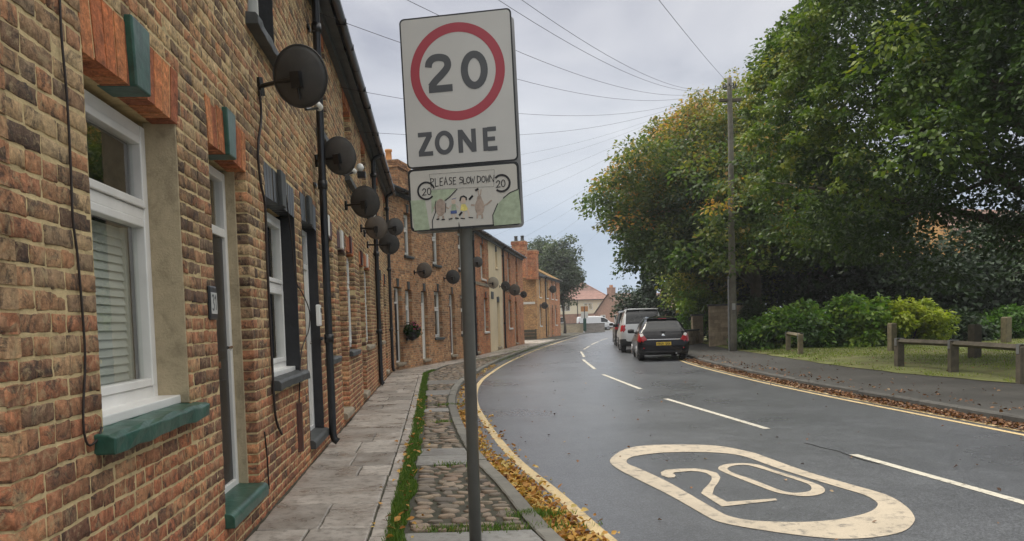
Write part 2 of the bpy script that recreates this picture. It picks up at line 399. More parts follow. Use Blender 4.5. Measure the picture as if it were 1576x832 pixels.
def add_bricks(mb,bricks,shift,lod,seed,m=0):
    r=random.Random(seed)
    for (xa,xb,za,zb,v) in bricks:
        xa-=shift; xb-=shift
        if lod==0:
            n=8 if xb-xa>.15 else 5; q=5
            p=r.uniform(.0008,.0042); tl=r.uniform(-.0014,.0014); tz=r.uniform(-.001,.001)
            V=[];Fs=[]
            for j in range(q):
                tj=(0,.07,.5,.93,1)[j]
                for i in range(n):
                    ti=i/(n-1)
                    if i==1: ti=.03
                    elif i==n-2: ti=.97
                    edge=(i in(0,n-1)) or (j in (0,q-1)); corner=(i in(0,n-1)) and (j in (0,q-1))
                    y=-p+tl*(ti-.5)*2+tz*(tj-.5)*2+r.uniform(-.0016,.0016)
                    dx=dz=0
                    if edge:
                        y+=r.uniform(.0008,.0042); dx=r.uniform(-.002,.002); dz=r.uniform(-.0035,.0035)
                        if r.random()<.12: y+=.007
                    if corner:
                        y+=.003; dx+=.003*(1 if i==0 else -1); dz+=.003*(1 if j==0 else -1)
                    V.append((xa+(xb-xa)*ti+dx, y, za+(zb-za)*tj+dz))
            for j in range(q-1):
                for i in range(n-1):
                    a=j*n+i; Fs.append((a,a+1,a+1+n,a+n))
            ring=[i for i in range(n)]+[j*n+n-1 for j in range(1,q)]+[(q-1)*n+i for i in range(n-2,-1,-1)]+[j*n for j in range(q-2,0,-1)]
            b0=len(V)
            for i in ring: V.append((V[i][0],.1,V[i][2]))
            L=len(ring)
            for i in range(L): Fs.append((ring[(i+1)%L],ring[i],b0+i,b0+(i+1)%L))
            mb.add(V,Fs,v,m)
        else:
            p=r.uniform(.001,.006); e=.006
            V=[(xa,.002,za),(xb,.002,za),(xb,.002,zb),(xa,.002,zb),(xa+e,-p,za+e),(xb-e,-p,za+e),(xb-e,-p,zb-e),(xa+e,-p,zb-e),
               (xa,.1,za),(xb,.1,za),(xb,.1,zb),(xa,.1,zb)]
            Fs=[(4,5,6,7),(0,1,5,4),(1,2,6,5),(2,3,7,6),(3,0,4,7),(1,0,8,9),(2,1,9,10),(3,2,10,11),(0,3,11,8)]
            mb.add(V,Fs,v,m)
def add_mortar(mb,u0,u1,z0,z1,holes,shift,m=1,y0=.0006,y1=.24):
    zs=sorted(set([z0,z1]+[z for h in holes for z in h[2:] if z0<z<z1]))
    for za,zb in zip(zs[:-1],zs[1:]):
        for (a,b) in free(u0,u1,holes,(za+zb)/2):
            mb.box(a-shift,b-shift,y0,y1,za,zb,.5,m)
def add_window(hs, ua,ub,za,zb, shift, y=.14, transoms=(), mat='pvc', blind=None, sash=True, fw=.055, label=None, mull=()):
    """uPVC window: frame > panes, blind"""
    a,b=ua-shift,ub-shift
    f=MB()
    y1=y+.07
    f.box(a,a+fw,y,y1,za,zb); f.box(b-fw,b,y,y1,za,zb)
    f.box(a+fw,b-fw,y+.002,y1,zb-fw,zb); f.box(a+fw,b-fw,y+.002,y1,za,za+fw)
    tz=sorted(transoms); lights=[]; z=za+fw
    for t in tz:
        f.box(a+fw,b-fw,y+.004,y1,t-.028,t+.028); lights.append((z,t-.028)); z=t+.028
    lights.append((z,zb-fw))
    xs=[a+fw]+[mm-shift for mm in mull]+[b-fw]
    for mm in mull: f.box(mm-shift-.028,mm-shift+.028,y+.006,y1,za+fw,zb-fw)
    win=None; panes=[]
    for (p,q) in lights:
        for i in range(len(xs)-1):
            l,r_=xs[i]+(.028 if i else 0),xs[i+1]-(.028 if i<len(xs)-2 else 0)
            if sash:
                s_=.042; ys=y-.012
                f.box(l+.002,l+s_,ys,y+.05,p+.003,q-.003); f.box(r_-s_,r_-.002,ys,y+.05,p+.003,q-.003)
                f.box(l+s_,r_-s_,ys+.002,y+.05,q-s_,q-.003); f.box(l+s_,r_-s_,ys+.002,y+.05,p+.003,p+s_)
                panes.append((l+s_,r_-s_,p+s_,q-s_))
            else: panes.append((l,r_,p,q))
    win=f.build('window',M[mat],hs,bevel=.005)
    if label: win['label']=label
    for (l,r_,p,q) in panes:
        MB().add([(l-.004,y+.03,p-.004),(r_+.004,y+.03,p-.004),(r_+.004,y+.03,q+.004),(l-.004,y+.03,q+.004)],[(0,1,2,3)]).build('pane',M['glass'],win)
    if blind:
        bm=MB()
        kind,c0,c1=blind
        if kind=='vertical':
            x=a+fw+.02
            while x<b-fw-.08:
                bm.prism([(x,y1+.075),(x+.075,y1+.05),(x+.078,y1+.056),(x+.003,y1+.081)],za+.06,zb-.06,'z'); x+=.082
        elif kind=='slat':
            z=za+.05
            n_=2; wd=(b-a-2*fw-.02)/n_
            for q in range(n_):
                xa=a+fw+.01+q*wd; xb=xa+wd
                bm.box(xa,xa+.05,y1+.02,y1+.05,za+.05,zb-.05); bm.box(xb-.052,xb-.002,y1+.02,y1+.05,za+.05,zb-.05)
            while z<c1*(zb-za)+za-.06:
                for q in range(n_):
                    xa=a+fw+.01+q*wd; xb=xa+wd
                    bm.prism([(y1+.018,z),(y1+.052,z+.034),(y1+.058,z+.030),(y1+.024,z-.004)],xa+.051,xb-.053,'x')
                z+=.047
        elif kind=='closed':
            t1=(sorted(transoms)[0]-.07) if transoms else zb-.06
            bm.box(a+fw+.005,b-fw-.005,y1+.045,y1+.05,za+.04,t1)
            wd=(b-a-2*fw)/2
            for q in range(2):
                xa=a+fw+.004+q*wd; xb=xa+wd-.008
                bm.box(xa,xa+.045,y1+.02,y1+.044,za+.04,t1).box(xb-.045,xb,y1+.02,y1+.044,za+.04,t1)
                z=za+.06
                while z<t1-.05:
                    bm.prism([(y1+.028,z),(y1+.040,z+.040),(y1+.043,z+.040),(y1+.033,z-.002)],xa+.046,xb-.046,'x'); z+=.042
        elif kind=='curtain':
            for (l,r_) in ((a+fw,a+fw+(b-a)*c0),(b-fw-(b-a)*c0,b-fw)):
                n=14; V=[];Fs=[]
                for i in range(n+1):
                    xx=l+(r_-l)*i/n; yy=y1+.08+.02*math.sin(i*2.1)
                    V+= [(xx,yy,za+.03),(xx,yy,zb-.03)]
                for i in range(n): Fs.append((2*i,2*i+2,2*i+3,2*i+1))
                bm.add(V,Fs)
        elif kind=='roller':
            bm.box(a+fw,b-fw,y1+.05,y1+.055,za+(zb-za)*c0,zb-.04)
        bm.build('curtain' if kind=='curtain' else 'blind',M['blind'],win)
    return win
def add_sill(hs,ua,ub,za,zb,shift,mat,out=.065,back=.2,label=None,rough=.012,seed=1,name='window_sill'):
    r=random.Random(seed); n=10; V=[];Fs=[]
    sect=[(-out,za),(-out-.004,zb-.022),(-out+.02,zb-.004),(back,zb+.012),(back,za)]
    a,b=ua-shift,ub-shift
    for i in range(n+1):
        x=a+(b-a)*i/n
        for (y,z) in sect:
            V.append((x,y+ (r.uniform(-rough,rough)*.6 if y<0 else 0),z+r.uniform(-rough,rough)*.45))
    k=len(sect)
    for i in range(n):
        for j in range(k):
            Fs.append((i*k+j,i*k+(j+1)%k,(i+1)*k+(j+1)%k,(i+1)*k+j))
    Fs.append(tuple(range(k-1,-1,-1))); Fs.append(tuple(n*k+j for j in range(k)))
    mb=MB().add(V,Fs); o=mb.build(name,M[mat],hs,bevel=.006)
    if label: o['label']=label
    return o
def add_door(hs,ua,ub,za,zb,shift,y=.16,frame='pvc',leaf='black',fan=2.05,step=None,stepmat='stone',glazed=False,fw=.06):
    a,b=ua-shift,ub-shift; y1=y+.07
    f=MB(); f.box(a,a+fw,y,y1,za,zb); f.box(b-fw,b,y,y1,za,zb); f.box(a+fw,b-fw,y+.002,y1,zb-fw,zb); f.box(a+fw,b-fw,y+.004,y1,za,za+.05)
    if fan: f.box(a+fw,b-fw,y+.003,y1,fan-.03,fan+.03)
    d=f.build('door_frame',M[frame],hs,bevel=.005)
    top=(fan-.03) if fan else zb-fw
    l=MB(); l.box(a+fw+.003,b-fw-.003,y+.022,y+.065,za+.052,top-.003)
    for (p,q) in ((.10,.44),(.52,.94)):
        hz=top-za; w_=b-a-2*fw
        for (e,g) in ((.14,.46),(.54,.86)):
            l.box(a+fw+w_*e,a+fw+w_*g,y+.012,y+.024,za+hz*p,za+hz*q)
    dl=l.build('door',M[leaf],hs,bevel=.006)
    MB().tube([(b-fw-.09,y-.01,za+.98),(b-fw-.09,y-.03,za+1.0),(b-fw-.2,y-.03,za+1.0)],.011,6).build('door_handle',M['chrome'],dl)
    MB().box((a+b)/2-.13,(a+b)/2+.13,y+.002,y+.02,za+.86,za+.91).build('letterbox',M['chrome'],dl,bevel=.004)
    if fan:
        MB().add([(a+fw-.003,y+.03,fan+.03),(b-fw+.003,y+.03,fan+.03),(b-fw+.003,y+.03,zb-fw+.003),(a+fw-.003,y+.03,zb-fw+.003)],[(0,1,2,3)]).build('fanlight',M['glass'],d)
    if step:
        s0,s1,so=step
        n=7; poly=[(-so,s0)]
        for i in range(n):
            t=math.pi/2*i/(n-1); R=min(.045,(s1-s0)*.45); poly.append((-so+R-R*math.cos(t) if False else -so+R*(1-math.cos(t)), s1-R+R*math.sin(t)))
        poly+=[(y1,s1+.012),(y1,s0)]
        MB().prism(poly,a-.04,b+.04,'x').build('doorstep',M[stepmat],hs,bevel=.004)
    return d
def add_lintel(hs,ua,ub,za,zb,shift,mat='soldier',key=None,keymat='green',over=.0,label=None,seed=3,depth=.12):
    r=random.Random(seed); a,b=ua-shift-over,ub-shift+over
    mb=MB(); n=max(4,int((b-a)/.104)); c=(a+b)/2
    for i in range(n):
        x0=a+(b-a)*i/n+.006; x1=a+(b-a)*(i+1)/n-.006
        sp=.045
        def sk(x,z): return x+(x-c)/(b-a)*2*sp*(z-za)/(zb-za)
        p=r.uniform(.002,.007)
        zl=za-.012*(1-((x0+x1)/2-c)**2/((b-a)/2)**2)*-1
        V=[(x0,-p,zl),(x1,-p,zl),(sk(x1,zb),-p,zb),(sk(x0,zb),-p,zb),(x0,depth,zl),(x1,depth,zl),(sk(x1,zb),depth,zb),(sk(x0,zb),depth,zb)]
        mb.add(V,[(0,1,2,3),(1,0,4,5),(2,1,5,6),(3,2,6,7),(0,3,7,4)],r.random())
    o=mb.build('lintel',M[mat],hs)
    if label: o['label']=label
    MB().box(a+.002,b-.002,-.0008,.238,za+.014,zb,.5).build('lintel_backing',M['mortarA'],o)
    if key:
        k0,k1,kz0,kz1,ko=key; k0-=shift;k1-=shift
        V=[(k0+.012,-ko,kz0),(k1-.012,-ko,kz0),(k1+.012,-ko,kz1),(k0-.012,-ko,kz1),(k0+.012,.14,kz0),(k1-.012,.14,kz0),(k1+.012,.14,kz1),(k0-.012,.14,kz1)]
        MB().add(V,[(0,1,2,3),(1,0,4,5),(2,1,5,6),(3,2,6,7),(0,3,7,4),(5,4,7,6)]).build('keystone',M[keymat],o,bevel=.008)
    return o
def add_reveal(hs,ua,ub,za,zb,shift,mat,y0=.004,y1=.17,sides='LR',t=.012):
    a,b=ua-shift,ub-shift
    MB().box(b-t,b+.0045,y0,y1,za,zb).build('reveal',M[mat],hs,bevel=.004)
    MB().box(a-.0045,a+t,y0,y1,za,zb).build('reveal',M[mat],hs,bevel=.004)
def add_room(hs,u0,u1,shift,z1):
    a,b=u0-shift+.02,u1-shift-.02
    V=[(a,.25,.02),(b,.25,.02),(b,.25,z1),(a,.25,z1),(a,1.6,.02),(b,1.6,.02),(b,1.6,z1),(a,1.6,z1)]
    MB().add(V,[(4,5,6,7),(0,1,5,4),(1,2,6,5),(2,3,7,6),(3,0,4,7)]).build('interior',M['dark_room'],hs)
def add_roof(hs,u0,u1,shift,ze,mat='slate',depth=3.6,rise=2.1,gutter=True,over=.22,verge=0.0):
    a,b=u0-shift-verge,u1-shift+verge
    mb=MB(); n=22
    for i in range(n):      # slate courses, each lapping the one below
        t0,t1=i/n,(i+1)/n
        y0,y1=-over+(depth+over)*t0,-over+(depth+over)*(t1)
        z0,z1=ze+.06+rise*t0,ze+.06+rise*t1
        x=a+(.15 if i%2 else 0)
        mb.box(a,b,y0,y1+.05,z0-.02,z0+.0,.3)
        V=[(a,y0,z0+.012),(b,y0,z0+.012),(b,y1+.04,z1+.006),(a,y1+.04,z1+.006),(a,y0,z0-.006),(b,y0,z0-.006),(b,y1+.04,z1-.012),(a,y1+.04,z1-.012)]
        mb.add(V,[(0,1,2,3),(1,0,4,5),(7,6,5,4),(0,3,7,4),(2,1,5,6)],random.random())
    # back slope
    mb.add([(a,depth,ze+.06+rise),(b,depth,ze+.06+rise),(b,depth*2,ze),(a,depth*2,ze)],[(0,1,2,3)],.5)
    ro=mb.build('roof',M[mat],hs)
    MB().tube([(a,depth,ze+.09+rise),(b,depth,ze+.09+rise)],.07,8).build('ridge_tile',M['stone'],ro)
    # soffit/corbel course and gutter
    MB().box(a,b,-.08,.24,ze-.13,ze-.02).box(a,b,-.2,.02,ze-.02,ze+.045).build('eaves_board',M['charcoal'],hs)
    if gutter:
        V=[];Fs=[];seg=7;k=max(2,int((b-a)/.8))
        for i in range(k+1):
            x=a+(b-a)*i/k; dz=random.uniform(-.012,.012)
            for j in range(seg+1):
                an=math.pi*j/seg; V.append((x,-.265-.06*math.cos(an),ze+.035-.065*math.sin(an)+dz))
        for i in range(k):
            for j in range(seg):
                q=i*(seg+1)+j; Fs.append((q,q+1,q+seg+2,q+seg+1))
        g=MB().add(V,Fs)
        for i in range(1,k): 
            x=a+(b-a)*i/k; g.box(x-.012,x+.012,-.33,-.2,ze-.035,ze+.045)
        go=g.build('gutter',M['iron'],hs)
        so=go.modifiers.new('s','SOLIDIFY'); so.thickness=.006
def add_pipe(hs,u,ze,shift,r=.042,mat='iron',z0=.05,shoe=True,y=-.075):
    x=u-shift
    p=[(x,-.26,ze+.0),(x,-.24,ze-.05),(x,y-.02,ze-.13),(x,y,ze-.19),(x,y,z0+.10)]
    if shoe: p+=[(x,y-.015,z0+.03),(x,y-.055,z0)]
    mb=MB().tube(p,r,10)
    z=ze-.5
    while z>.4:
        mb.tube([(x,y,z-.05),(x,y,z+.05)],r*1.28,10); mb.box(x-.075,x+.075,-.03,-.001,z-.02,z+.02); z-=1.75
    o=mb.build('drainpipe',M[mat],hs); 
    me=o.data; me.polygons.foreach_set('use_smooth',[True]*len(me.polygons)); return o
# ---- terrace A, the near row on the left
PA0=(-1.31,0.0); dA=np.array([-.0985,.995]); dA/=np.hypot(*dA)
LA=23.55
FA=Facade(PA0,tuple(np.array(PA0)+dA*LA))
ZE=5.25
A=[ # u0,u1, window, door, upper window
 dict(u=(2.38,5.78),win=(3.06,4.17,1.0,2.46),door=(4.74,5.67,.26,2.5),up=(3.1,4.1,3.73,4.95)),
 dict(u=(5.78,9.25),win=(6.32,7.62,.97,2.44),door=(8.03,9.03,.22,2.48),up=(6.0,7.0,3.72,4.95)),
 dict(u=(9.25,12.02),win=(9.45,10.45,1.0,2.52),door=(11.02,11.9,.16,2.5),up=(9.45,10.40,3.73,4.95)),
 dict(u=(12.02,15.08),win=(12.12,13.28,1.0,2.55),door=(14.2,15.0,.16,2.5),up=(12.45,13.6,3.75,4.95)),
 dict(u=(15.08,18.95),win=(15.2,16.5,1.0,2.55),door=(18.0,18.8,.16,2.5),up=(15.5,16.5,3.75,4.95)),
 dict(u=(18.95,21.9),win=(19.2,20.2,1.0,2.5),door=(21.0,21.8,.16,2.5),up=(19.2,20.2,3.75,4.95)),
 dict(u=(21.9,LA),win=None,door=None,up=(22.3,23.1,3.75,4.95))]
holes=[]
for h in A:
    LT={0:.28,1:.28}.get(A.index(h),.24)
    for k in ('win','up'):
        if h[k]: a,b,c,d=h[k]; holes.append((a,b,c-.08,d+(LT if k=='win' or True else 0)))
    if h['door']: a,b,c,d=h['door']; holes.append((a,b,c-.095,d+LT))
bl=brick_list(2.38,LA,-.05,ZE-.12,holes,5)
labsA=['nearest brown brick terrace house with bottle green sill, doorstep and keystones',
 'brown brick terrace house with black painted lintels, reveals and pale door',
 'brown brick terrace house with maroon lintel just past the first drainpipe',
 'terrace house fourth along with thin red lintels and small charcoal window sill',
 'terrace house with cream stone sill beside the second drainpipe',
 'narrow brick terrace house beyond the second drainpipe, next to last of the near row',
 'blank end house of the near row, at the inner corner where the terrace turns']
GA='brick houses of the near terrace'
for i,h in enumerate(A):
    u0,u1=h['u']; s=u0
    hs=empty('terraced_house',FA.w(u0),FA.rz,labsA[i],'house',GA); h['obj']=hs
    mb=MB(); mine=[b for b in bl if u0<=(b[0]+b[1])/2<u1]
    near=[b for b in mine if b[0]<9.2]; far=[b for b in mine if b[0]>=9.2]
    add_bricks(mb,near,s,0,i); add_bricks(mb,far,s,1,i+50)
    hh=[q for q in holes if q[1]>u0 and q[0]<u1]
    add_mortar(mb,u0,u1,-.05,ZE-.02,hh,s)
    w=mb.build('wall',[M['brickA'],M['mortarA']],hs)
    w.data.polygons.foreach_set('use_smooth',[mi==0 and b for mi,b in zip(mb.m,[True]*len(mb.m))])
    add_room(hs,u0,u1,s,ZE-.1)
    add_roof(hs,u0,u1,s,ZE)
    bm_={0:'soldier',1:'black',2:'maroon',3:'soldier',4:'soldier',5:'soldier',6:'soldier'}[i]
    km={0:'green',1:'charcoal',2:'white',3:'maroon',4:'white',5:'charcoal',6:'charcoal'}[i]
    sm={0:'green',1:'charcoal',2:'charcoal',3:'charcoal',4:'stone',5:'stone',6:'stone'}[i]
    lt=.28 if i<2 else .24
    if h['win']:
        a,b,c,d=h['win']; m_=(a+b)/2
        tr={0:[1.985],1:[1.77],2:[1.8],3:[2.06],4:[1.85],5:[1.85]}[i]
        yw={0:.16,1:.13}.get(i,.09)
        blind={0:('closed',0,1),1:('curtain',.32,0),2:('curtain',.3,0),3:('roller',.1,0),4:('curtain',.3,0),5:('roller',.3,0)}[i]
        wv=add_window(hs,a+.012,b-.012,c+.04,d-.02,s,yw,tr,blind=blind,fw=.062 if i==0 else .055)
        if i<2: MB().box(a-s+.012,b-s-.012,.045,yw+.06,c+.0,c+.045).build('inner_sill',M['pvc'],wv,bevel=.006)
        ko=.035
        add_lintel(hs,a,b,d,d+lt,s,bm_,(m_-.10,m_+.10,d+.01,d+lt+.035,ko),km,seed=i*7+1)
        add_sill(hs,a-.09,b+.08,c-.085,c+.0,s,sm,seed=i+3,out=.075 if i<2 else .06)
        if i==0: add_reveal(hs,a,b,c,d+.012,s,'cement',t=.014)
        if i==1: add_reveal(hs,a,b,c,d+.012,s,'blackbrick',t=.012,y0=-.003)
        if i>1: add_reveal(hs,a,b,c,d+.01,s,'mortarA',t=.004,y0=.1)
    if h['door']:
        a,b,c,d=h['door']; m_=(a+b)/2
        lf={0:'black',1:'white',2:'white',3:'black',4:'maroon',5:'white'}[i]
        add_door(hs,a+.012,b-.012,c,d-.015,s,{0:.14,1:.10}.get(i,.11),'pvc',lf,2.06,(c-.09,c,.06),{0:'green',1:'charcoal'}.get(i,'stone'))
        add_lintel(hs,a,b,d,d+lt,s,bm_,(m_-.10,m_+.10,d+.01,d+lt+.03,.035),km,seed=i*7+2)
        if i==0: 
            add_reveal(hs,a,b,c,d+.012,s,'cement',y0=.075,y1=.2,t=.02)
        if i==1: add_reveal(hs,a,b,c,d+.012,s,'blackbrick',y1=.2,y0=-.003,t=.014)
    if h['up']:
        a,b,c,d=h['up']
        add_window(hs,a+.01,b-.01,c+.02,d-.02,s,.12,[c+(d-c)*.55],blind=('roller',.25,0))
        add_sill(hs,a-.1,b+.1,c-.09,c,s,'charcoal',seed=i+20,out=.09)
        add_lintel(hs,a,b,d,d+lt,s,'soldier' if i!=1 else 'black',seed=i*7+5)
        add_reveal(hs,a,b,c,d+.01,s,'blackbrick' if i in (1,) else 'mortarA',t=.006,y0=.0 if i==1 else .1)
add_pipe(A[1]['obj'],9.02,ZE,5.78,.043,y=-.10)
add_pipe(A[4]['obj'],17.78,ZE,15.08,.05)
add_pipe(A[6]['obj'],22.9,ZE,21.9,.045)
# plinth fillet of cement along the wall foot
# front-corner return wall of the first house (the gable end that faces the camera)
def end_wall(hs,depth,z1,mats,side=-1,bx=0.0,rise=0.0,course_seed=9):
    """brick end wall, perpendicular to the facade at local x=bx; side -1 faces towards -x"""
    mb=MB(); t=MB()
    bl2=brick_list(0,depth,-.05,z1,[],course_seed)
    if rise: 
        bl2+= [b for b in brick_list(0,depth*2 if False else depth,z1,z1+rise,[],course_seed+1) if b[0]>=(b[3]-z1)/rise*depth*.5 and b[1]<=depth-(b[3]-z1)/rise*depth*.5]
    add_bricks(t,bl2,0,1,3)
    rot=Matrix(((0,1 if side<0 else -1,0,bx),(1,0,0,0),(0,0,1,0),(0,0,0,1)))
    t.xf(rot)
    if side<0: t.f=[tuple(reversed(f)) for f in t.f]
    mb=t
    x0,x1=(bx+.0015,bx+.2) if side<0 else (bx-.2,bx-.0015)
    mb.box(x0,x1,.105,depth,-.05,z1,.5,1)
    if rise:
        mb.prism([(.0,z1),(depth,z1),(depth*.5,z1+rise)],x0,x1,'x',.5,1)
    return mb.build('gable_wall',mats,hs)
end_wall(A[0]['obj'],7.0,ZE,[M['brickA'],M['mortarA']],-1,0.0)
def tiled_slope(mb,a,b,c,d,n=16,t=.03):
    """a,b eaves ends; d,c ridge ends: stepped tile courses between them"""
    a,b,c,d=[Vector(p) for p in (a,b,c,d)]
    nn=(b-a).cross(d-a).normalized()
    if nn.z<0: nn=-nn
    for i in range(n):
        t0,t1=i/n,(i+1)/n+.01
        p,q=a.lerp(d,t0),b.lerp(c,t0); r,s_=b.lerp(c,min(t1,1)),a.lerp(d,min(t1,1))
        mb.add([tuple(p+nn*t),tuple(q+nn*t),tuple(r+nn*.004),tuple(s_+nn*.004),tuple(p),tuple(q)],[(0,1,2,3),(1,0,4,5)],random.random())
# ---------------------------------------------------------------- the terraces beyond the bend
PB0=FA.w(LA)[:2]; PB1=(-1.546,32.7); PC1=(.818,49.0); PD0=(2.055,61.0); PD1=(4.643,73.0)
FB=Facade(PB0,PB1); FC=Facade(PB1,PC1); FD=Facade(PD0,PD1)
def terrace(F,houses,ze,lod=1,seed=0):
    hol=[]
    for h in houses:
        for (a,b,c,d,*_) in h.get('wins',[]): hol.append((a,b,c-.07,d+.24))
        for (a,b,c,d,*_) in h.get('doors',[]): hol.append((a,b,c-.09,d+.24))
    U0,U1=houses[0]['u'][0],houses[-1]['u'][1]
    bl=brick_list(U0,U1,-.05,ze-.12,hol,seed)
    for i,h in enumerate(houses):
        u0,u1=h['u']; s=u0; z=h.get('ze',ze)
        hs=empty('terraced_house',F.w(u0),F.rz,h['label'],'house',h['group']); h['obj']=hs
        bm=h.get('brick','brickB')
        hh=[q for q in hol if q[1]>u0 and q[0]<u1]
        mb=MB()
        if bm=='cream':
            add_mortar(mb,u0,u1,-.05,ze-.02,hh,s,0,-.015)
            mb.build('wall',M['cream'],hs)
        else:
            add_bricks(mb,[b for b in bl if u0<=(b[0]+b[1])/2<u1],s,1,i+seed)
            add_mortar(mb,u0,u1,-.05,z-.02,hh,s)
            if z>ze: add_bricks(mb,brick_list(u0,u1,ze-.12,z-.1,[],seed+77),s,1,i+seed)
            mb.build('wall',[M[bm],M['mortarB']],hs)
        add_room(hs,u0,u1,s,z-.1)
        add_roof(hs,u0+(2.3 if h.get('hip') else 0),u1,s,z,h.get('roof','slate'),rise=h.get('rise',2.1))
        for w in h.get('wins',[]):
            a,b,c,d=w[:4]
            fr=w[4] if len(w)>4 else 'pvc'
            add_window(hs,a+.01,b-.01,c+.01,d-.02,s,.12,[c+(d-c)*.62],fr,blind=('roller',.3,0))
            add_sill(hs,a-.08,b+.08,c-.09,c,s,h.get('sill','charcoal'),seed=i+int(a*3),rough=.006)
            add_lintel(hs,a,b,d,d+.24,s,h.get('lintel','brickB'),((a+b)/2-.09,(a+b)/2+.09,d+.01,d+.27,.03),h.get('key','charcoal'),seed=i)
        for w in h.get('doors',[]):
            a,b,c,d=w[:4]; leaf=w[4] if len(w)>4 else 'black'
            add_door(hs,a+.012,b-.012,c,d-.015,s,.13,'pvc',leaf,2.08,(c-.085,c,.08),'stone')
            add_lintel(hs,a,b,d,d+.24,s,h.get('lintel','brickB'),((a+b)/2-.09,(a+b)/2+.09,d+.01,d+.27,.03),h.get('key','charcoal'),seed=i)
        for u in h.get('pipes',[]): add_pipe(hs,u,z,s,.045)
def chimney(hs,x0,x1,y0,y1,z0,z1,mat,pots,potmat='pot',pr=.12,ph=.42):
    mb=MB(); mb.box(x0+.0015,x1-.0015,y0+.0015,y1-.0015,z0,z1-.05,.5,1)
    r=random.Random(int(x0*100)); z=z0; k=0
    while z<z1-.07:
        o=.045 if z>z1-.3 else 0
        for (ax,fixed) in (('x',y0-o),('x',y1+o),('y',x0-o),('y',x1+o)):
            a,b=(x0-o,x1+o) if ax=='x' else (y0-o,y1+o)
            x=a-(.11 if k%2 else 0)
            while x<b:
                p,q=max(a,x)+.005,min(b,x+.224)-.005
                if q-p>.03:
                    s=-.006 if fixed in(y0-o,x0-o) else .006
                    f0,f1=sorted((fixed+s,fixed-s*8))
                    if ax=='x': mb.box(p,q,f0,f1,z,z+.064,r.random())
                    else: mb.box(f0,f1,p,q,z,z+.064,r.random())
                x+=.224
        z+=COURSE; k+=1
    mb.box(x0-.03,x1+.03,y0-.03,y1+.03,z1-.07,z1,.5,1)
    c=mb.build('chimney',[M[mat],M['mortarB']],hs)
    for (px,py) in pots:
        MB().lathe([(pr*1.1,0),(pr*1.15,.05),(pr,.08),(pr*.9,ph*.8),(pr*1.1,ph*.85),(pr*1.1,ph),(pr*.8,ph),(pr*.8,ph-.06)],(px,py,z1),14).build('chimney_pot',M[potmat],c,smooth=True)
    return c
GB='brown brick houses past the inner corner'; GC='houses in the red and cream stretch'; GD='brick houses at the far end of the terrace'
HB=[dict(u=(0,2.55),group=GB,label='brown brick house right at the inner corner with black glazed door and flower basket',doors=[(.42,1.08,.22,2.55,'black')],wins=[(1.4,2.0,.98,2.5),(1.5,2.15,3.6,4.95)]),
    dict(u=(2.55,5.75),group=GB,label='brown brick house behind the sign pole with pale door and one dish above it',doors=[(2.9,3.55,.2,2.5,'white')],wins=[(4.3,5.15,.9,2.55),(4.3,5.1,3.5,5.0)]),
    dict(u=(5.75,FB.L),group=GB,label='brown brick house mostly hidden behind the speed sign pole',doors=[(6.1,6.8,.2,2.5,'maroon')],wins=[(7.6,8.5,.95,2.5),(7.5,8.4,3.5,5.0)],pipes=[9.3])]
terrace(FB,HB,5.5,1,21)
HC=[dict(u=(0,4.0),group=GC,brick='brickR',lintel='soldier',label='orange red brick house immediately right of the sign pole, before the cream house',doors=[(.12,.95,.15,2.5,'maroon')],wins=[(2.5,3.45,.98,2.5),(2.0,2.95,3.35,4.9)],pipes=[.02],sill='white'),
    dict(u=(4.0,7.95),group=GC,brick='cream',label='cream rendered terrace house between two red brick ones',doors=[(6.0,6.95,.15,2.4,'cream')],wins=[(5.95,6.6,4.1,4.9,'cream')],lintel='charcoal',sill='cream'),
    dict(u=(7.95,FC.L),group=GC,brick='brickR',lintel='soldier',label='red brick house with grey door just beyond the cream house',doors=[(12.5,13.55,.15,2.55,'charcoal')],wins=[(10.1,11.2,1.05,2.6),(10.1,11.15,3.35,4.9),(13.2,14.1,3.35,4.9)],pipes=[8.15],sill='white')]
terrace(FC,HC,5.32,1,33)
# two blind lintel blocks on the cream front
MB().box(.35,1.05,-.04,-.014,2.5,2.85).build('lintel',M['charcoal'],HC[1]['obj'],bevel=.01)
for o,z in ((HC[0]['obj'],3.02),(HC[2]['obj'],3.02)):
    w=4.0 if o is HC[0]['obj'] else FC.L-7.95
    MB().box(.02,w-.02,-.03,-.001,z,z+.14).build('string_course',M['stone'],o,bevel=.006)
HD=[dict(u=(0,6.2),group=GD,brick='brickY',label='buff brick house that steps forward with its blank gable showing a white band',doors=[(4.9,5.7,.15,2.5,'white')],wins=[(1.3,2.2,1.0,2.5),(1.3,2.2,3.3,4.7),(4.6,5.5,3.3,4.7)],pipes=[3.9],sill='white',rise=1.7,hip=1),
    dict(u=(6.2,FD.L),group=GD,brick='brickR',label='last red brick house of the left row, beside the street tree',doors=[(7.2,8.0,.15,2.5,'white')],wins=[(9.2,10.2,1.0,2.5),(7.3,8.2,3.3,4.7),(9.3,10.3,3.3,4.7)],sill='white',roof='mustard',rise=2.1)]
terrace(FD,HD,5.02,1,44)
gw=end_wall(HD[0]['obj'],7.2,5.0,[M['brickY'],M['mortarB']],-1,0.0,0,61)
MB().box(-.03,-.008,.12,7.0,2.72,2.9).build('painted_band',M['white'],HD[0]['obj'],bevel=.005)
end_wall(HD[1]['obj'],7.2,5.0,[M['brickR'],M['mortarB']],1,FD.L-6.2,1.9,62)
end_wall(HC[2]['obj'],7.2,5.3,[M['brickR'],M['mortarB']],1,FC.L-7.95,2.0,63)
end_wall(HB[0]['obj'],7.2,5.5,[M['brickB'],M['mortarB']],-1,0.0,2.0,64)
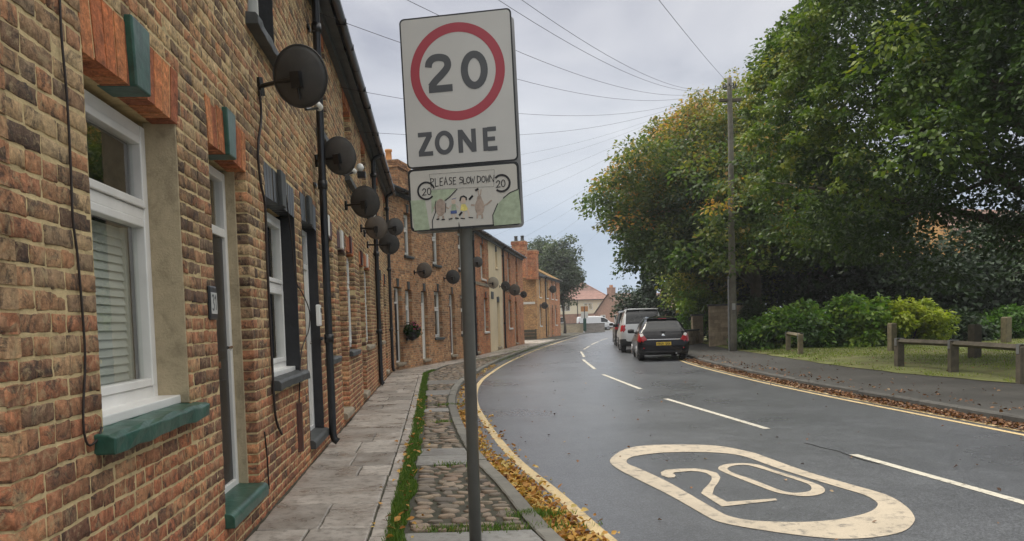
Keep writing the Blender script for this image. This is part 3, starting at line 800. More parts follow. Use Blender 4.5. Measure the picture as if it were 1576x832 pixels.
# chimneys: stack over the inner corner, and the tall red pair further on
c0=Vector(at(602,252,26.0)); hb=HB[0]['obj']
def to_local(o,p):
    return Matrix.Rotation(-o.rotation_euler.z,4,'Z')@(Vector(p)-Vector(o.location))
l=to_local(hb,(c0.x,c0.y,0))
chimney(hb,l.x-.35,l.x+.75,l.y-.35,l.y+1.1,5.6,6.75,'brickB',[(l.x+.05,l.y+.1)],ph=.42,pr=.11)
hd=HD[0]['obj']
l=to_local(hd,(at(798,370,58)[0],58.0,0)); 
chimney(hd,l.x-.4,l.x+.4,l.y-.55,l.y+.45,4.6,7.3,'brickR',[(l.x-.05,l.y-.3),(l.x+.05,l.y+.2)],'charcoal',.13,.4)
l=to_local(hd,(at(817,390,60)[0],60.5,0))
chimney(hd,l.x-.4,l.x+.45,l.y-.5,l.y+.4,4.6,6.85,'brickR',[],'charcoal')
# ---------------------------------------------------------------- houses closing the view
mb=MB(); zr_=5.02+.06+1.7; ze0=5.06
tiled_slope(mb,(-.25,-.22,ze0),(2.32,-.22,ze0),(2.32,3.6,zr_),(2.3,3.6,zr_)); tiled_slope(mb,(-.25,7.4,ze0),(-.25,-.22,ze0),(2.32,3.6,zr_),(2.3,3.61,zr_)); tiled_slope(mb,(2.32,7.4,ze0),(-.25,7.4,ze0),(2.3,3.6,zr_),(2.32,3.6,zr_))
hip=mb.build('hip_roof',M['slate'],HD[0]['obj']); MB().box(-.2,-.02,-.2,7.3,4.92,5.05).box(-.02,2.4,-.26,-.1,4.92,5.05).build('eaves_board',M['charcoal'],HD[0]['obj'])
ex=empty('semi_detached_house',(0,139,0),rad(-2),'cream and red brick house with a hipped red roof closing the view','house','houses at the end of the road')
X0,X1,Y0,Y1=2.0,17.6,0.0,8.0
mb=MB().box(X0,X1,Y0,Y1,-.2,2.45); mb.build('lower_wall',M['mutedbrick'],ex)
MB().box(X0-.03,X1+.03,Y0-.03,Y1+.03,2.47,4.95).build('upper_wall',M['palecream'],ex)
mb=MB(); e=.45; zr,ze_=8.4,4.98
A_,B_,C_,D_=(X0-e,Y0-e,ze_),(X1+e,Y0-e,ze_),(X1+e,Y1+e,ze_),(X0-e,Y1+e,ze_)
R0,R1=(X0+4.5,4,zr),(X1-4.9,4,zr)
tiled_slope(mb,A_,B_,R1,R0); tiled_slope(mb,B_,C_,R1,R1); tiled_slope(mb,C_,D_,R0,R1); tiled_slope(mb,D_,A_,R0,R0)
ro=mb.build('roof',M['tile'],ex)
MB().tube([R0,R1],.14,8).tube([R1,B_],.11,8).tube([R0,A_],.11,8).build('ridge_tile',M['tile'],ro)
MB().box(X0-e+.02,X1+e-.02,Y0-e-.08,Y0-e+.02,4.84,4.97).build('gutter',M['charcoal'],ex)
for (a,b,c,d) in ((9.0,10.6,3.0,4.3),(13.0,14.6,3.1,4.35),(15.5,16.4,3.1,4.3),(3.5,5.0,3.0,4.3),(8.6,9.6,.9,2.0),(12.9,14.9,.95,2.05)):
    f=MB(); y=-.06
    f.box(a,b,y,y+.07,d-.1,d).box(a,b,y,y+.07,c,c+.1).box(a,a+.09,y+.003,y+.07,c+.1,d-.1).box(b-.09,b,y+.003,y+.07,c+.1,d-.1)
    n=max(1,int((b-a)/.55))
    for i in range(1,n): f.box(a+(b-a)*i/n-.04,a+(b-a)*i/n+.04,y+.004,y+.07,c+.1,d-.1)
    w=f.build('window',M['pvc'],ex); MB().box(a+.06,b-.06,y+.03,y+.05,c+.06,d-.06).build('pane',M['carglass'],w)
for (a,b,lf) in ((5.6,6.6,'white'),(16.3,17.2,'white')):
    add=MB().box(a,b,-.05,.02,0,2.1).build('door',M[lf],ex,bevel=.01)
MB().box(4.2,5.4,-.05,.02,0,2.1).build('porch_shade_panel',M['dark_room'],ex)  # dark slab proud of the wall, shade painted for a porch opening
MB().box(4.0,7.4,-1.0,-.05,2.25,2.4).build('porch_roof',M['charcoal'],ex,bevel=.02)
MB().tube([(11.9,-.09,4.9),(11.9,-.09,.1)],.06,8).build('drainpipe',M['iron'],ex)
# brown brick gabled house
gx=empty('gabled_house',(16.4,130,0),rad(32),'brown brick house with steep gable and chimney behind the parked cars','house','houses at the end of the road')
mb=MB(); W_=7.4; ez=2.5; rz_=5.6; Lg=16
mb.prism([(-W_/2,-.2),(W_/2,-.2),(W_/2,ez),(0,rz_),(-W_/2,ez)],0,Lg,'x'); mb.build('wall',M['mutedbrick'],gx)
mb=MB(); o=.3
tiled_slope(mb,(-.2,-W_/2-o,ez-.2),(Lg+.2,-W_/2-o,ez-.2),(Lg+.2,0,rz_+.06),(-.2,0,rz_+.06)); tiled_slope(mb,(-.2,W_/2+o,ez-.2),(Lg+.2,W_/2+o,ez-.2),(Lg+.2,0,rz_+.06),(-.2,0,rz_+.06))
mb.build('roof',M['tilebrown'],gx)
mb=MB().box(.05,1.05,-.5,.5,4.6,6.5).box(0,1.1,-.55,.55,6.5,6.62); ch=mb.build('chimney',M['mutedbrick'],gx)
MB().lathe([(.16,0),(.14,.4),(.16,.42),(.1,.42)],(.35,0,6.62),12).build('chimney_pot',M['pot'],ch); MB().lathe([(.16,0),(.14,.4),(.16,.42),(.1,.42)],(.75,0,6.62),12).build('chimney_pot',M['pot'],ch)
MB().box(12,13,-.5,.5,5.0,6.6).build('chimney',M['brickR'],gx)
for (a,b,c,d) in ((-2.6,-1.4,.9,2.1),(1.0,2.2,.9,2.1)):
    w=MB().box(-.06,.01,a,b,c,d).build('window',M['pvc'],gx); MB().box(-.075,-.062,a+.1,b-.1,c+.1,d-.1).build('pane',M['carglass'],w)
# garden walls across the end of the road
def garden_wall(name,p,q,h,t,mat,label,group=None):
    d=Vector((q[0]-p[0],q[1]-p[1],0)); L=d.length; o=empty(name,(p[0],p[1],0),math.atan2(d.y,d.x),label,'wall',group)
    mb=MB(); r=random.Random(3); z=-.15
    while z<h-.09:
        x=0
        while x<L:
            w=r.uniform(.32,.5); mb.box(x+.006,min(L,x+w)-.006,r.uniform(-.012,.0),t+r.uniform(0,.012),z+.004,min(z+.146,h-.08),r.random()); x+=w
        z+=.15
    mb.box(0,L,.01,t-.01,-.15,h-.09,.5)
    mb.build('wall_body',M[mat],o); MB().box(-.03,L+.03,-.04,t+.04,h-.08,h).build('coping',M['kerb'],o,bevel=.012); return o
M['creamblock']=pm('cream_block',(.62,.52,.36),.85,var=.12,vattr=.12,bstr=.2); M['greyblock']=pm('grey_block',(.30,.27,.24),.85,var=.15,vattr=.12,bstr=.2)
garden_wall('garden_wall',(5.6,91.7),(8.5,91.7),1.0,.25,'creamblock','low cream block garden wall at the end of the road','low walls at the road end')
garden_wall('garden_wall',(8.75,91.9),(11.1,92.4),.95,.25,'greyblock','low grey block garden wall in front of the white van','low walls at the road end')
sp=empty('street_sign',(8.62,91.2,0),0,'small orange and white sign on a post between the cream and grey garden walls','sign')
MB().lathe([(.07,0),(.07,2.9),(.05,2.95)],(0,0,0),10).build('post',M['charcoal'],sp)
MB().box(-.42,.42,-.05,-.02,2.35,2.95).build('upper_panel',M['pot'],sp,bevel=.02); MB().box(-.42,.42,-.05,-.02,1.6,2.3).build('lower_panel',M['white'],sp,bevel=.02)
MB().box(-.18,.18,-.2,.05,.1,1.55).build('cabinet',M['green'],sp,bevel=.03)
# house glimpsed through the tree on the right, and a shed
bh=empty('brick_house',(33.0,56,0),rad(200),'orange brick house glimpsed through a gap in the dark tree','house')
mb=MB().prism([(-4.5,-.2),(4.5,-.2),(4.5,5.2),(0,8.4),(-4.5,5.2)],0,9,'x'); mb.xf(Matrix.Translation((-4.5,0,0))); mb.build('wall',M['brickY'],bh)
mb=MB(); tiled_slope(mb,(-4.7,-4.8,5.0),(4.7,-4.8,5.0),(4.7,0,8.46),(-4.7,0,8.46)); tiled_slope(mb,(-4.7,4.8,5.0),(4.7,4.8,5.0),(4.7,0,8.46),(-4.7,0,8.46)); mb.build('roof',M['tilebrown'],bh)
for y in (-2.2,1.2):
    for z in (1.0,3.6):
        for xs in (4.5,-4.56): 
            w=MB().box(xs,xs+.06,y,y+1.1,z,z+1.3).build('window',M['pvc'],bh); MB().box(xs-.01,xs+.07,y+.1,y+1.0,z+.1,z+1.2).build('pane',M['carglass'],w)
sd=empty('garden_shed',(25.5,36.5,0),rad(-20),'dark timber shed under the tree at the right edge, behind the bollards','shed')
MB().box(-2,2.5,0,3,0,2.7).build('wall',M['wooddark'],sd)
mb=MB(); n=60; V=[];Fs=[]
for i in range(n+1):
    x=-2.3+5.1*i/n; dz=.03*math.sin(i*math.pi/1.5)
    V+=[(x,-.35,2.78+dz),(x,3.3,3.35+dz)]
for i in range(n): Fs.append((2*i,2*i+2,2*i+3,2*i+1))
r_=mb.add(V,Fs).build('roof',M['slate'],sd); r_.modifiers.new('s','SOLIDIFY').thickness=.02
fp=MB(); 
for i in range(22): fp.box(-2.0+i*.2,-2.0+i*.2+.17,-.05,-.005,.05,2.6,random.random())
fp.build('boarding',M['wood'],sd)
# ---------------------------------------------------------------- ground, road, footways
ZR=-.10
KL=catmull([(3.4,-4.5),(1.75,0),(.78,3.3),(.31,4.82),(-.02,6.57),(-.38,8.41),(-.73,11.0),(-1.04,14),(-1.18,17),(-1.16,20),(-.98,23),(-.66,27),(-.12,32),(.62,38),(1.75,46),(3.25,55.5),(4.4,62),(6.0,72),(8.2,84),(11.5,89.5),(18,92.5),(30,94)],10)
KR=catmull([(8.4,-4.5),(7.3,0),(6.62,5.5),(6.4,9.3),(6.08,14),(5.97,18),(6.08,24),(6.5,29),(7.15,35),(8.2,42),(9.6,50),(11.2,59),(13.6,70),(17,79),(24,83),(34,85)],12)
def offs(P,d):
    out=[]
    for i in range(len(P)):
        t=P[min(i+1,len(P)-1)]-P[max(i-1,0)]; t/=np.hypot(*t); out.append(P[i]+np.array([t[1],-t[0]])*d)
    return out
def resample(P,step):
    P=np.array(P); s=np.concatenate([[0],np.cumsum(np.hypot(*np.diff(P,axis=0).T))]); n=max(2,int(s[-1]/step)); q=np.linspace(0,s[-1],n+1)
    return np.stack([np.interp(q,s,P[:,0]),np.interp(q,s,P[:,1])],1)
def strip(name,L,R,z,mat,kind='structure',n=None,thick=0.0,label=None):
    """ribbon between two polylines (same parameter)"""
    n=n or 160
    Lr=resample(L,1e9) if False else None
    def rs(P):
        P=np.array(P); s=np.concatenate([[0],np.cumsum(np.hypot(*np.diff(P,axis=0).T))]); q=np.linspace(0,s[-1],n+1)
        return np.stack([np.interp(q,s,P[:,0]),np.interp(q,s,P[:,1])],1)
    a,b=rs(L),rs(R); V=[];Fs=[]
    for i in range(n+1): V+=[(a[i][0],a[i][1],z),(b[i][0],b[i][1],z)]
    for i in range(n): Fs.append((2*i,2*i+1,2*i+3,2*i+2))
    o=MB().add(V,Fs).build(name,mat); tag(o,kind=kind); return o
g=MB().add([(-170,-60,-.22),(170,-60,-.22),(170,300,-.22),(-170,300,-.22)],[(0,1,2,3)]).build('ground',M['ground']); tag(g,kind='structure')
# road: one sheet wider than the kerbs, so that the kerbs stand in it
rd=strip('road',offs(KL,-.05),offs(KR,.05),ZR,M['asphalt'])
jr=MB().add([(-14,82,ZR-.012),(60,82,ZR-.012),(60,104,ZR-.012),(-14,104,ZR-.012)],[(0,1,2,3)]).build('side_road',M['asphalt']); tag(jr,kind='structure')
def kerb(name,P,w,side,z1,mat,seg=.92):
    """kerb stones along P, the top's inner edge, side=+1 towards +offset"""
    Q=resample(P,.115); mb=MB(); per=8; r=random.Random(4)
    a=offs(list(Q),-w*.5 if side>0 else w*.5)
    for i in range(0,len(Q)-per,per):
        dz=r.uniform(-.006,.006); v=r.random(); V=[];Fs=[]
        sec=[(0,-.25),(0,z1-.006),(.012,z1),(w-.02,z1),(w,z1-.02),(w+.008,-.25)]
        for j in range(per+1):
            q=Q[i+j]; t=Q[min(i+j+1,len(Q)-1)]-Q[max(i+j-1,0)]; t/=np.hypot(*t)+1e-9; nn=np.array([t[1],-t[0]])*side
            sh=t*(.004 if j==0 else (-.004 if j==per else 0))
            for (d,z) in sec:
                p=q+nn*(d+r.uniform(-.002,.002))+sh; V.append((p[0],p[1],z+dz+(r.uniform(-.003,.003) if z>-.2 else 0)))
        k=len(sec)
        for j in range(per):
            for m in range(k-1):
                f=(j*k+m,j*k+m+1,(j+1)*k+m+1,(j+1)*k+m); Fs.append(f if side<0 else tuple(reversed(f)))
        Fs.append(tuple(range(k))); Fs.append(tuple(per*k+m for m in range(k-1,-1,-1)))
        mb.add(V,Fs,v)
    o=mb.build(name,mat); tag(o,kind='structure'); return o
kl=[p for p in KL if p[1]<89]; kr=[p for p in KR]
kerb('kerb',offs(kl,-.13),.13,1,.008,M['kerb'])
kerb('kerb',offs(kr,.13),.13,-1,.004,M['kerbdark'])
# footway bases
def xat(P,y):
    P=np.array(P); return float(np.interp(y,P[:,1],P[:,0]))
WALLX=[(-1.31+.099*6,-6)]+[FA.w(0)[:2],FA.w(LA)[:2],PB1,PC1,(.95,58.5),(1.6,60.9),PD0,PD1,(5.6,84)]
lb=[]; rb=[]
ys=list(np.arange(-6,84,.6))
base=MB(); V=[];Fs=[]
for y in ys: V+=[(xat(WALLX,y)-.6,y,-.016),(xat(kl,y)-.02,y,-.016)]
for i in range(len(ys)-1): Fs.append((2*i,2*i+1,2*i+3,2*i+2))
tag(base.add(V,Fs).build('footway_bed',M['earth']),kind='structure')
GL_=[(-.5,-4),(-.66,2),(-.83,4.94),(-.96,6.32),(-1.23,9.26),(-1.79,14.92),(-2.5,22.0),(-2.25,26),(-1.2,30.5),(-.35,34),(.65,40),(2.1,50),(3.0,56),(3.9,62),(6,74),(7,84)]
GW=.10
r=random.Random(12)
# flagstones: courses across the footway, with narrow edging stones along the grass
def slab(mb,pts,z,v,r,th=.05,tilt=.006,inset=.006):
    """a worn stone with rounded arris; pts is a ccw quad in plan"""
    c=np.mean(pts,axis=0); P=[]
    for p in pts:
        d=c-p; L=np.hypot(*d); P.append(p+d/L*inset*1.4)
    sub=[]
    for i in range(4):
        a,b=P[i],P[(i+1)%4]; k=max(2,int(np.hypot(*(b-a))/.14))
        for j in range(k): sub.append(a+(b-a)*j/k+np.array([r.uniform(-.005,.005),r.uniform(-.005,.005)]))
    tx,ty=r.uniform(-tilt,tilt),r.uniform(-tilt,tilt); n=len(sub)
    def zz(p,o): return z+o+(p[0]-c[0])*tx*2+(p[1]-c[1])*ty*2
    V=[];Fs=[]
    for sc,o in ((1.0,-th),(1.0,-.010),(.985,-.003),(.95,0)):
        for p in sub:
            q=c+(p-c)*sc if sc<1 else p
            V.append((q[0],q[1],zz(q,o)))
    V.append((c[0],c[1],zz(c,r.uniform(-.004,.0))))
    for k in range(3):
        for i in range(n): Fs.append((k*n+i,k*n+(i+1)%n,(k+1)*n+(i+1)%n,(k+1)*n+i))
    for i in range(n): Fs.append((3*n+i,3*n+(i+1)%n,4*n))
    mb.add(V,Fs,v)
fl=MB(); y=-3.0
while y<57:
    d=r.uniform(.5,.85)
    def X(f,yy): 
        a=xat(WALLX,yy)+.03; b=xat(GL_,yy)-.135
        return a+(b-a)*f
    f=[0,1]
    n=r.random(); W_=X(1,y)-X(0,y)
    if n<.55 and y>1: f=[0,r.uniform(.42,.72),1]
    if W_>1.5: f=[0,.36,.7,1]
    sk=r.uniform(-.02,.02)
    for i in range(len(f)-1):
        pts=[np.array([X(f[i],y),y]),np.array([X(f[i+1],y+sk),y+sk]),np.array([X(f[i+1],y+d),y+d]),np.array([X(f[i],y+d),y+d])]
        slab(fl,pts,.0,r.random(),r)
    y+=d
y=-3.0
while y<57:
    d=r.uniform(.28,.5); a0,a1=xat(GL_,y),xat(GL_,y+d)
    slab(fl,[np.array([a0-.125,y]),np.array([a0-.004,y]),np.array([a1-.004,y+d]),np.array([a1-.125,y+d])],.0,r.uniform(.4,1),r,tilt=.012)
    y+=d
tag(fl.build('flagstone_path',M['flag'],smooth=False),kind='structure')
# cobbled verge with smooth stone bands across it
BANDS=[(-3.2,5.12),(7.62,8.15),(8.17,8.6),(12.3,12.75),(15.2,16.3),(18.0,19.1)]
cb=MB(); bd=MB()
for (a,b) in BANDS:
    x0,x1=xat(GL_,a)+GW,xat(kl,a)-.135; x2,x3=xat(kl,b)-.135,xat(GL_,b)+GW
    if b-a>2:
        ya=a
        while ya<b-.1:
            yb=min(b,ya+1.1)
            slab(bd,[np.array([xat(GL_,ya)+GW,ya]),np.array([xat(kl,ya)-.14,ya]),np.array([xat(kl,yb)-.14,yb]),np.array([xat(GL_,yb)+GW,yb])],.0,r.random(),r,tilt=.002,inset=.002); ya=yb
    else: slab(bd,[np.array([x0,a]),np.array([x1,a]),np.array([x2,b]),np.array([x3,b])],.002,r.random(),r,tilt=.004)
tag(bd.build('stone_bands',M['band']),kind='structure')
y=5.15
while y<58:
    cell=r.uniform(.105,.155) if y<22 else .19
    cy=y+cell*.5
    if any(a-.03<cy<b+.03 for a,b in BANDS): y+=cell*.5; continue
    x0,x1=xat(GL_,cy)+GW+.02,xat(kl,cy)-.15
    x=x0
    while x<x1-.05:
        w=min(r.uniform(.09,.24),x1-x); 
        if x1-x-w<.06: w=x1-x
        cx=x+w/2; n=r.choice((6,7,8,9)) if y<15 else 7; rx,ry=w*.5*r.uniform(.84,.98),cell*.5*r.uniform(.66,1.02); hh=r.uniform(.006,.017); ph=r.random()*6; yo=r.uniform(-.02,.02); rot=r.uniform(-.32,.32)
        ang=[2*math.pi*i/n for i in range(n)]; jit=[r.uniform(.70,1.08) for _ in ang]; ang=[q_+r.uniform(-.22,.22) for q_ in ang]
        V=[];Fs=[]; zb=-.012+r.uniform(-.005,.005); tx,ty=r.uniform(-.08,.08),r.uniform(-.12,.12)
        for sc,z in ((1.0,-.02),(.97,.002),(.88,hh*.80),(.5,hh*1.0)):
            for a_,j_ in zip(ang,jit):
                e=2.6; ca,sa=math.cos(a_),math.sin(a_)
                qx=math.copysign(abs(ca)**(2/e),ca)*rx*j_*sc; qy=math.copysign(abs(sa)**(2/e),sa)*ry*j_*sc
                V.append((cx+qx*math.cos(rot)-qy*math.sin(rot),cy+yo+qx*math.sin(rot)+qy*math.cos(rot),zb+z+(qx*tx+qy*ty)*(1 if z>0 else 0)))
        V.append((cx,cy+yo,zb+hh*.97))
        for k in range(3):
            for i in range(n): Fs.append((k*n+i,k*n+(i+1)%n,(k+1)*n+(i+1)%n,(k+1)*n+i))
        for i in range(n): Fs.append((3*n+i,3*n+(i+1)%n,4*n))
        cb.add(V,Fs,r.random()); x+=w
    y+=cell*r.uniform(.9,1.0)
tag(cb.build('cobbled_verge',M['cobble'],smooth=True),kind='structure')
# right-hand footway and the lawn
KRo=offs(kr,.13)
LX=[(10.6,-4.5),(9.9,4),(9.45,9),(9.15,13.9),(8.55,17),(8.4,20.4),(8.7,26),(8.9,31),(9.1,34),(9.7,40),(11,48),(14,60),(17,70)]
ft=MB();V=[];Fs=[]
ys=list(np.arange(-4.4,74,.5))
for y in ys: V+=[(xat(KRo,y)-.01,y,.0),(max(xat(LX,y),xat(KRo,y)+1.4)+.3,y,.0)]
for i in range(len(ys)-1): Fs.append((2*i,2*i+1,2*i+3,2*i+2))
tag(ft.add(V,Fs).build('footway',M['footasphalt']),kind='structure')
V=[];Fs=[];nx=40
def lawnz(x,y): 
    e=x-max(xat(LX,y),xat(KRo,y)+1.4)
    return .012+.05*min(1,max(0,e/2))+.02*math.sin(x*1.3)*math.sin(y*.9)*min(1,max(0,e))
ys=list(np.arange(-4.4,74,.8))
for y in ys:
    x0=max(xat(LX,y),xat(KRo,y)+1.4)+.05*math.sin(y*5)
    for i in range(nx+1):
        x=x0+(60)*(i/nx)**1.7; V.append((x,y,lawnz(x,y)))
for j in range(len(ys)-1):
    for i in range(nx):
        a=j*(nx+1)+i; Fs.append((a,a+1,a+nx+2,a+nx+1))
tag(MB().add(V,Fs).build('lawn_ground',M['lawn'],smooth=True),kind='structure')
# ---- painted markings
def ribbon(name,quads,z,mat):
    mb=MB()
    for q in quads: mb.add([(p[0],p[1],z) for p in q],[(0,1,2,3)])
    o=mb.build(name,mat); tag(o,kind='structure'); return o
yl=[p for p in offs(KL,.37) if p[1]<70]
ribbon('road_marking_yellow',stroke([p for p in resample(yl,.3)],.10),ZR+.004,M['lineyellow'])
y1=[p for p in offs(KR,-.33) if -4<p[1]<27.5]; y2=[p for p in offs(KR,-.52) if -4<p[1]<27.5]
ribbon('road_marking_yellow',stroke(list(resample(y1,.3)),.085)+stroke(list(resample(y2,.3)),.085),ZR+.004,M['lineyellow'])
dq=[]
for (a,b) in (((5.2,-1.5),(4.0,5.2)) ,((3.87-.03,5.87),(3.52,8.04)),((3.28,10.03),(2.78,14.14)),((2.67,16.23),(2.43,20.9)),((2.47,23.2),(2.65,29.1)),((2.88,31),(3.24,36.5)),((3.6,38.9),(4.4,44.)),((4.7,46),(5.8,52)),((6.2,54.5),(7.4,60))):
    a=np.array(a);b=np.array(b)
    if a[1]==5.87: b=b; a=a+(a-b)*1.2
    dq+=stroke([a,a*.5+b*.5,b],.095)
ribbon('road_marking_dashes',dq[2:],ZR+.004,M['linewhite'])
def cp(pts,z=ZR): return [np.array(gnd(900+x/2.331,560+y/2.331,z)) for (x,y) in pts]
outer=cp([(90,350),(110,325),(150,305),(220,293),(350,290),(480,295),(600,318),(650,335),(800,388),(950,432),(1080,470),(1150,510),(1183,550),(1175,578),(1140,603),(1060,621),(950,629),(850,625),(700,607),(560,585),(490,570),(450,555),(300,470),(170,405),(115,375)])
inner=cp([(150,350),(165,336),(220,325),(300,318),(420,317),(510,322),(580,335),(700,378),(900,440),(1000,470),(1045,495),(1050,510),(1030,528),(980,545),(900,560),(800,568),(700,568),(600,563),(540,553),(500,540),(430,500),(300,425),(200,378),(160,362)])
def loop(P,n=140):
    """closed smooth loop, resampled and rotated to start at its max x-y direction"""
    C=np.array(catmull(P,8,True)); C=np.vstack([C,C[:1]]); s=np.concatenate([[0],np.cumsum(np.hypot(*np.diff(C,axis=0).T))]); q=np.linspace(0,s[-1],n,endpoint=False)
    return np.stack([np.interp(q,s,C[:,0]),np.interp(q,s,C[:,1])],1)
def ringquads(Po,Pi,n=140):
    o=loop(Po,n); i=loop(Pi,n); c=i.mean(0)
    # match by nearest monotone angle in an axis-scaled frame
    ax=np.array(Po); d=ax-ax.mean(0); u,s_,vt=np.linalg.svd(d,full_matrices=False); 
    def ang(P): q=(P-c)@vt.T/np.array([s_[0],s_[1]]); return np.unwrap(np.arctan2(q[:,1],q[:,0]))
    ao,ai=ang(o),ang(i)
    if (ao[-1]-ao[0])*(ai[-1]-ai[0])<0: i=i[::-1]; ai=ang(i)
    k=int(np.argmin(np.abs(((ai-ao[0]+math.pi)%(2*math.pi))-math.pi))); i=np.roll(i,-k,axis=0)
    return [(o[j],i[j],i[(j+1)%n],o[(j+1)%n]) for j in range(n)]
qs=ringquads(outer,inner)
z0o=cp([(478,375),(500,362),(560,357),(620,362),(680,382),(800,420),(850,440),(862,457),(840,470),(790,476),(730,470),(680,460),(600,430),(500,390)])
z0i=cp([(512,378),(530,367),(570,363),(610,370),(700,398),(790,428),(812,442),(808,456),(780,462),(740,463),(690,450),(600,415),(540,395)])
qs+=ringquads(z0o,z0i,90)
two_l=cp([(322,408),(300,409),(276,401),(272,390),(290,381),(340,377),(400,376),(440,382),(474,392),(487,408),(480,425),(465,445),(458,468),(510,496),(685,484)])
two_r=cp([(326,402),(322,397),(316,394),(322,390),(345,388),(380,385),(410,387),(436,393),(454,404),(456,415),(445,432),(425,452),(417,465),(492,513),(690,491)])
qs+=[(two_l[i],two_r[i],two_r[i+1],two_l[i+1]) for i in range(len(two_l)-1)]
ribbon('road_marking_twenty',qs,ZR+.005,M['roundel'])
# dark crack sealed beside the centre line
ck=[np.array(gnd(900+x/2.331,560+y/2.331,ZR)) for x,y in ((790,283),(850,300),(905,312),(940,325),(1000,345),(1060,360))]
ribbon('road_crack',stroke(catmull(ck,6),.022),ZR+.003,M['black'])
# ---------------------------------------------------------------- loose stuff: grass and leaves
def blades(name,XY,Z,h,w,mat,val,lean=.35):
    n=len(XY); a=RNG.uniform(0,2*np.pi,n); la=RNG.uniform(0,2*np.pi,n); hh=h*RNG.uniform(.5,1.25,n); ln=hh*lean*RNG.uniform(.2,1.6,n)
    P=np.stack([XY[:,0],XY[:,1],Z],1); s=np.stack([np.cos(a),np.sin(a),0*a],1)*(w*RNG.uniform(.6,1.3,n))[:,None]
    l=np.stack([np.cos(la)*ln,np.sin(la)*ln,hh],1)
    V=np.empty((n,4,3)); V[:,0]=P-s; V[:,1]=P+s; V[:,2]=P+l*.6+s*.7; V[:,3]=P+l
    o=np_mesh(name,V.reshape(-1,3),np.arange(n*4).reshape(-1,4),mat,a=val); return o
n=15000; yy=np.concatenate([RNG.uniform(2.5,9,n),RNG.uniform(9,23.5,n)]); n*=2
gl=np.interp(yy,[p[1] for p in GL_],[p[0] for p in GL_]); wob=.02*np.sin(yy*7)+.02*np.sin(yy*3.1)
xx=gl+RNG.beta(1.6,1.6,n)*(GW+.05+wob)-.03
keep=RNG.random(n)<.45+.55*np.clip(np.sin(yy*2.3)*.6+.8,0,1)
o=blades('grass',np.stack([xx,yy],1)[keep],np.full(keep.sum(),-.015),.05,.0045,M['grassblade'],np.clip(RNG.normal(.5,.22,keep.sum()),0,1)); tag(o,'strip of bright grass and weeds between flagstones and cobbles','grass',kind='stuff')
# weed tufts in the cobbles and along the kerb
tx=[];ty=[]
for (cx,cy,sp,m) in ((.0,5.2,.22,260),(-.45,5.2,.12,200),(-.2,5.16,.1,120),(.12,5.55,.10,380),(-.6,7.6,.1,120),(-1.0,11,.08,150),(-1.14,13.3,.12,200),(-.25,31,.5,400),(-.6,29.3,.6,500),(.2,36.5,.6,600),(1.0,43,.5,500),(.9,40,.9,500),(1.9,48,.6,400)):
    tx.append(RNG.normal(cx,sp,m)); ty.append(RNG.normal(cy,.05 if sp<.25 else .8,m))
tx=np.concatenate(tx);ty=np.concatenate(ty)
o=blades('weeds',np.stack([tx,ty],1),np.full(len(tx),-.015),.045,.005,M['grassblade'],np.clip(RNG.normal(.6,.25,len(tx)),0,1),.6); tag(o,'small weeds growing between the cobbles of the verge','weeds',kind='stuff')
n=90000; yy=RNG.uniform(10,40,n); lx=np.interp(yy,[p[1] for p in LX],[p[0] for p in LX]); xx=lx+RNG.random(n)**1.3*16
pat=np.sin(xx*.9+yy*.35)+np.sin(yy*.8-xx*.5)*.7; keep=(xx-lx>.25+.25*np.sin(yy*3))&(RNG.random(n)<np.clip(.85-.9*np.exp(-((xx-lx-1.2)/1.0)**2)*(yy<23),.06,1))
xx,yy=xx[keep],yy[keep]
o=blades('lawn_grass',np.stack([xx,yy],1),np.array([lawnz(a,b) for a,b in zip(xx,yy)])-.005,.05,.008,M['lawnblade'],np.clip(RNG.normal(.5,.2,len(xx))+.12*pat[keep],0,1)); tag(o,'mown lawn under the big tree on the right','lawn',kind='stuff')
def litter(name,XY,Z,size,mat,val,flat=.5,label=None,cat='leaves'):
    n=len(XY); s=size*RNG.uniform(.55,1.35,n); a=RNG.uniform(0,2*np.pi,n)
    nz=np.stack([RNG.normal(0,flat,n),RNG.normal(0,flat,n),np.ones(n)],1); nz/=np.linalg.norm(nz,axis=1)[:,None]
    t=np.stack([np.cos(a),np.sin(a),0*a],1); t-=nz*(t*nz).sum(1)[:,None]; t/=np.linalg.norm(t,axis=1)[:,None]; b=np.cross(nz,t)
    P=np.stack([XY[:,0],XY[:,1],Z],1); cu=RNG.uniform(.05,.3,n)[:,None]
    V=np.empty((n,6,3)); S=s[:,None]
    V[:,0]=P-t*S*.5; V[:,1]=P-t*S*.12+b*S*.40+nz*S*cu; V[:,2]=P+t*S*.30+b*S*.26+nz*S*cu
    V[:,3]=P+t*S*.62; V[:,4]=P+t*S*.30-b*S*.26+nz*S*cu; V[:,5]=P-t*S*.12-b*S*.40+nz*S*cu
    mn=V[:,:,2].min(1)-Z; V[:,:,2]-=np.minimum(mn,0)[:,None]
    i=np.arange(n)[:,None]*6
    Q=np.concatenate([i+np.array([[0,3,2,1]]),i+np.array([[0,5,4,3]])],1).reshape(-1,4)
    o=np_mesh(name,V.reshape(-1,3),Q,mat,a=np.repeat(val,2)); tag(o,label,cat,kind='stuff'); return o
def alongkerb(P,y0,y1,n,d0,d1,pw=1.0):
    Q=resample([p for p in P if y0-1<p[1]<y1+1],.05); Q=Q[(Q[:,1]>y0)&(Q[:,1]<y1)]
    k=(RNG.random(n)**pw*(len(Q)-2)).astype(int); t=Q[k+1]-Q[k]; t/=np.hypot(t[:,0],t[:,1])[:,None]; nn=np.stack([t[:,1],-t[:,0]],1)
    d=d0+(d1-d0)*RNG.beta(1.4,1.8,n); return Q[k]+nn*d[:,None]
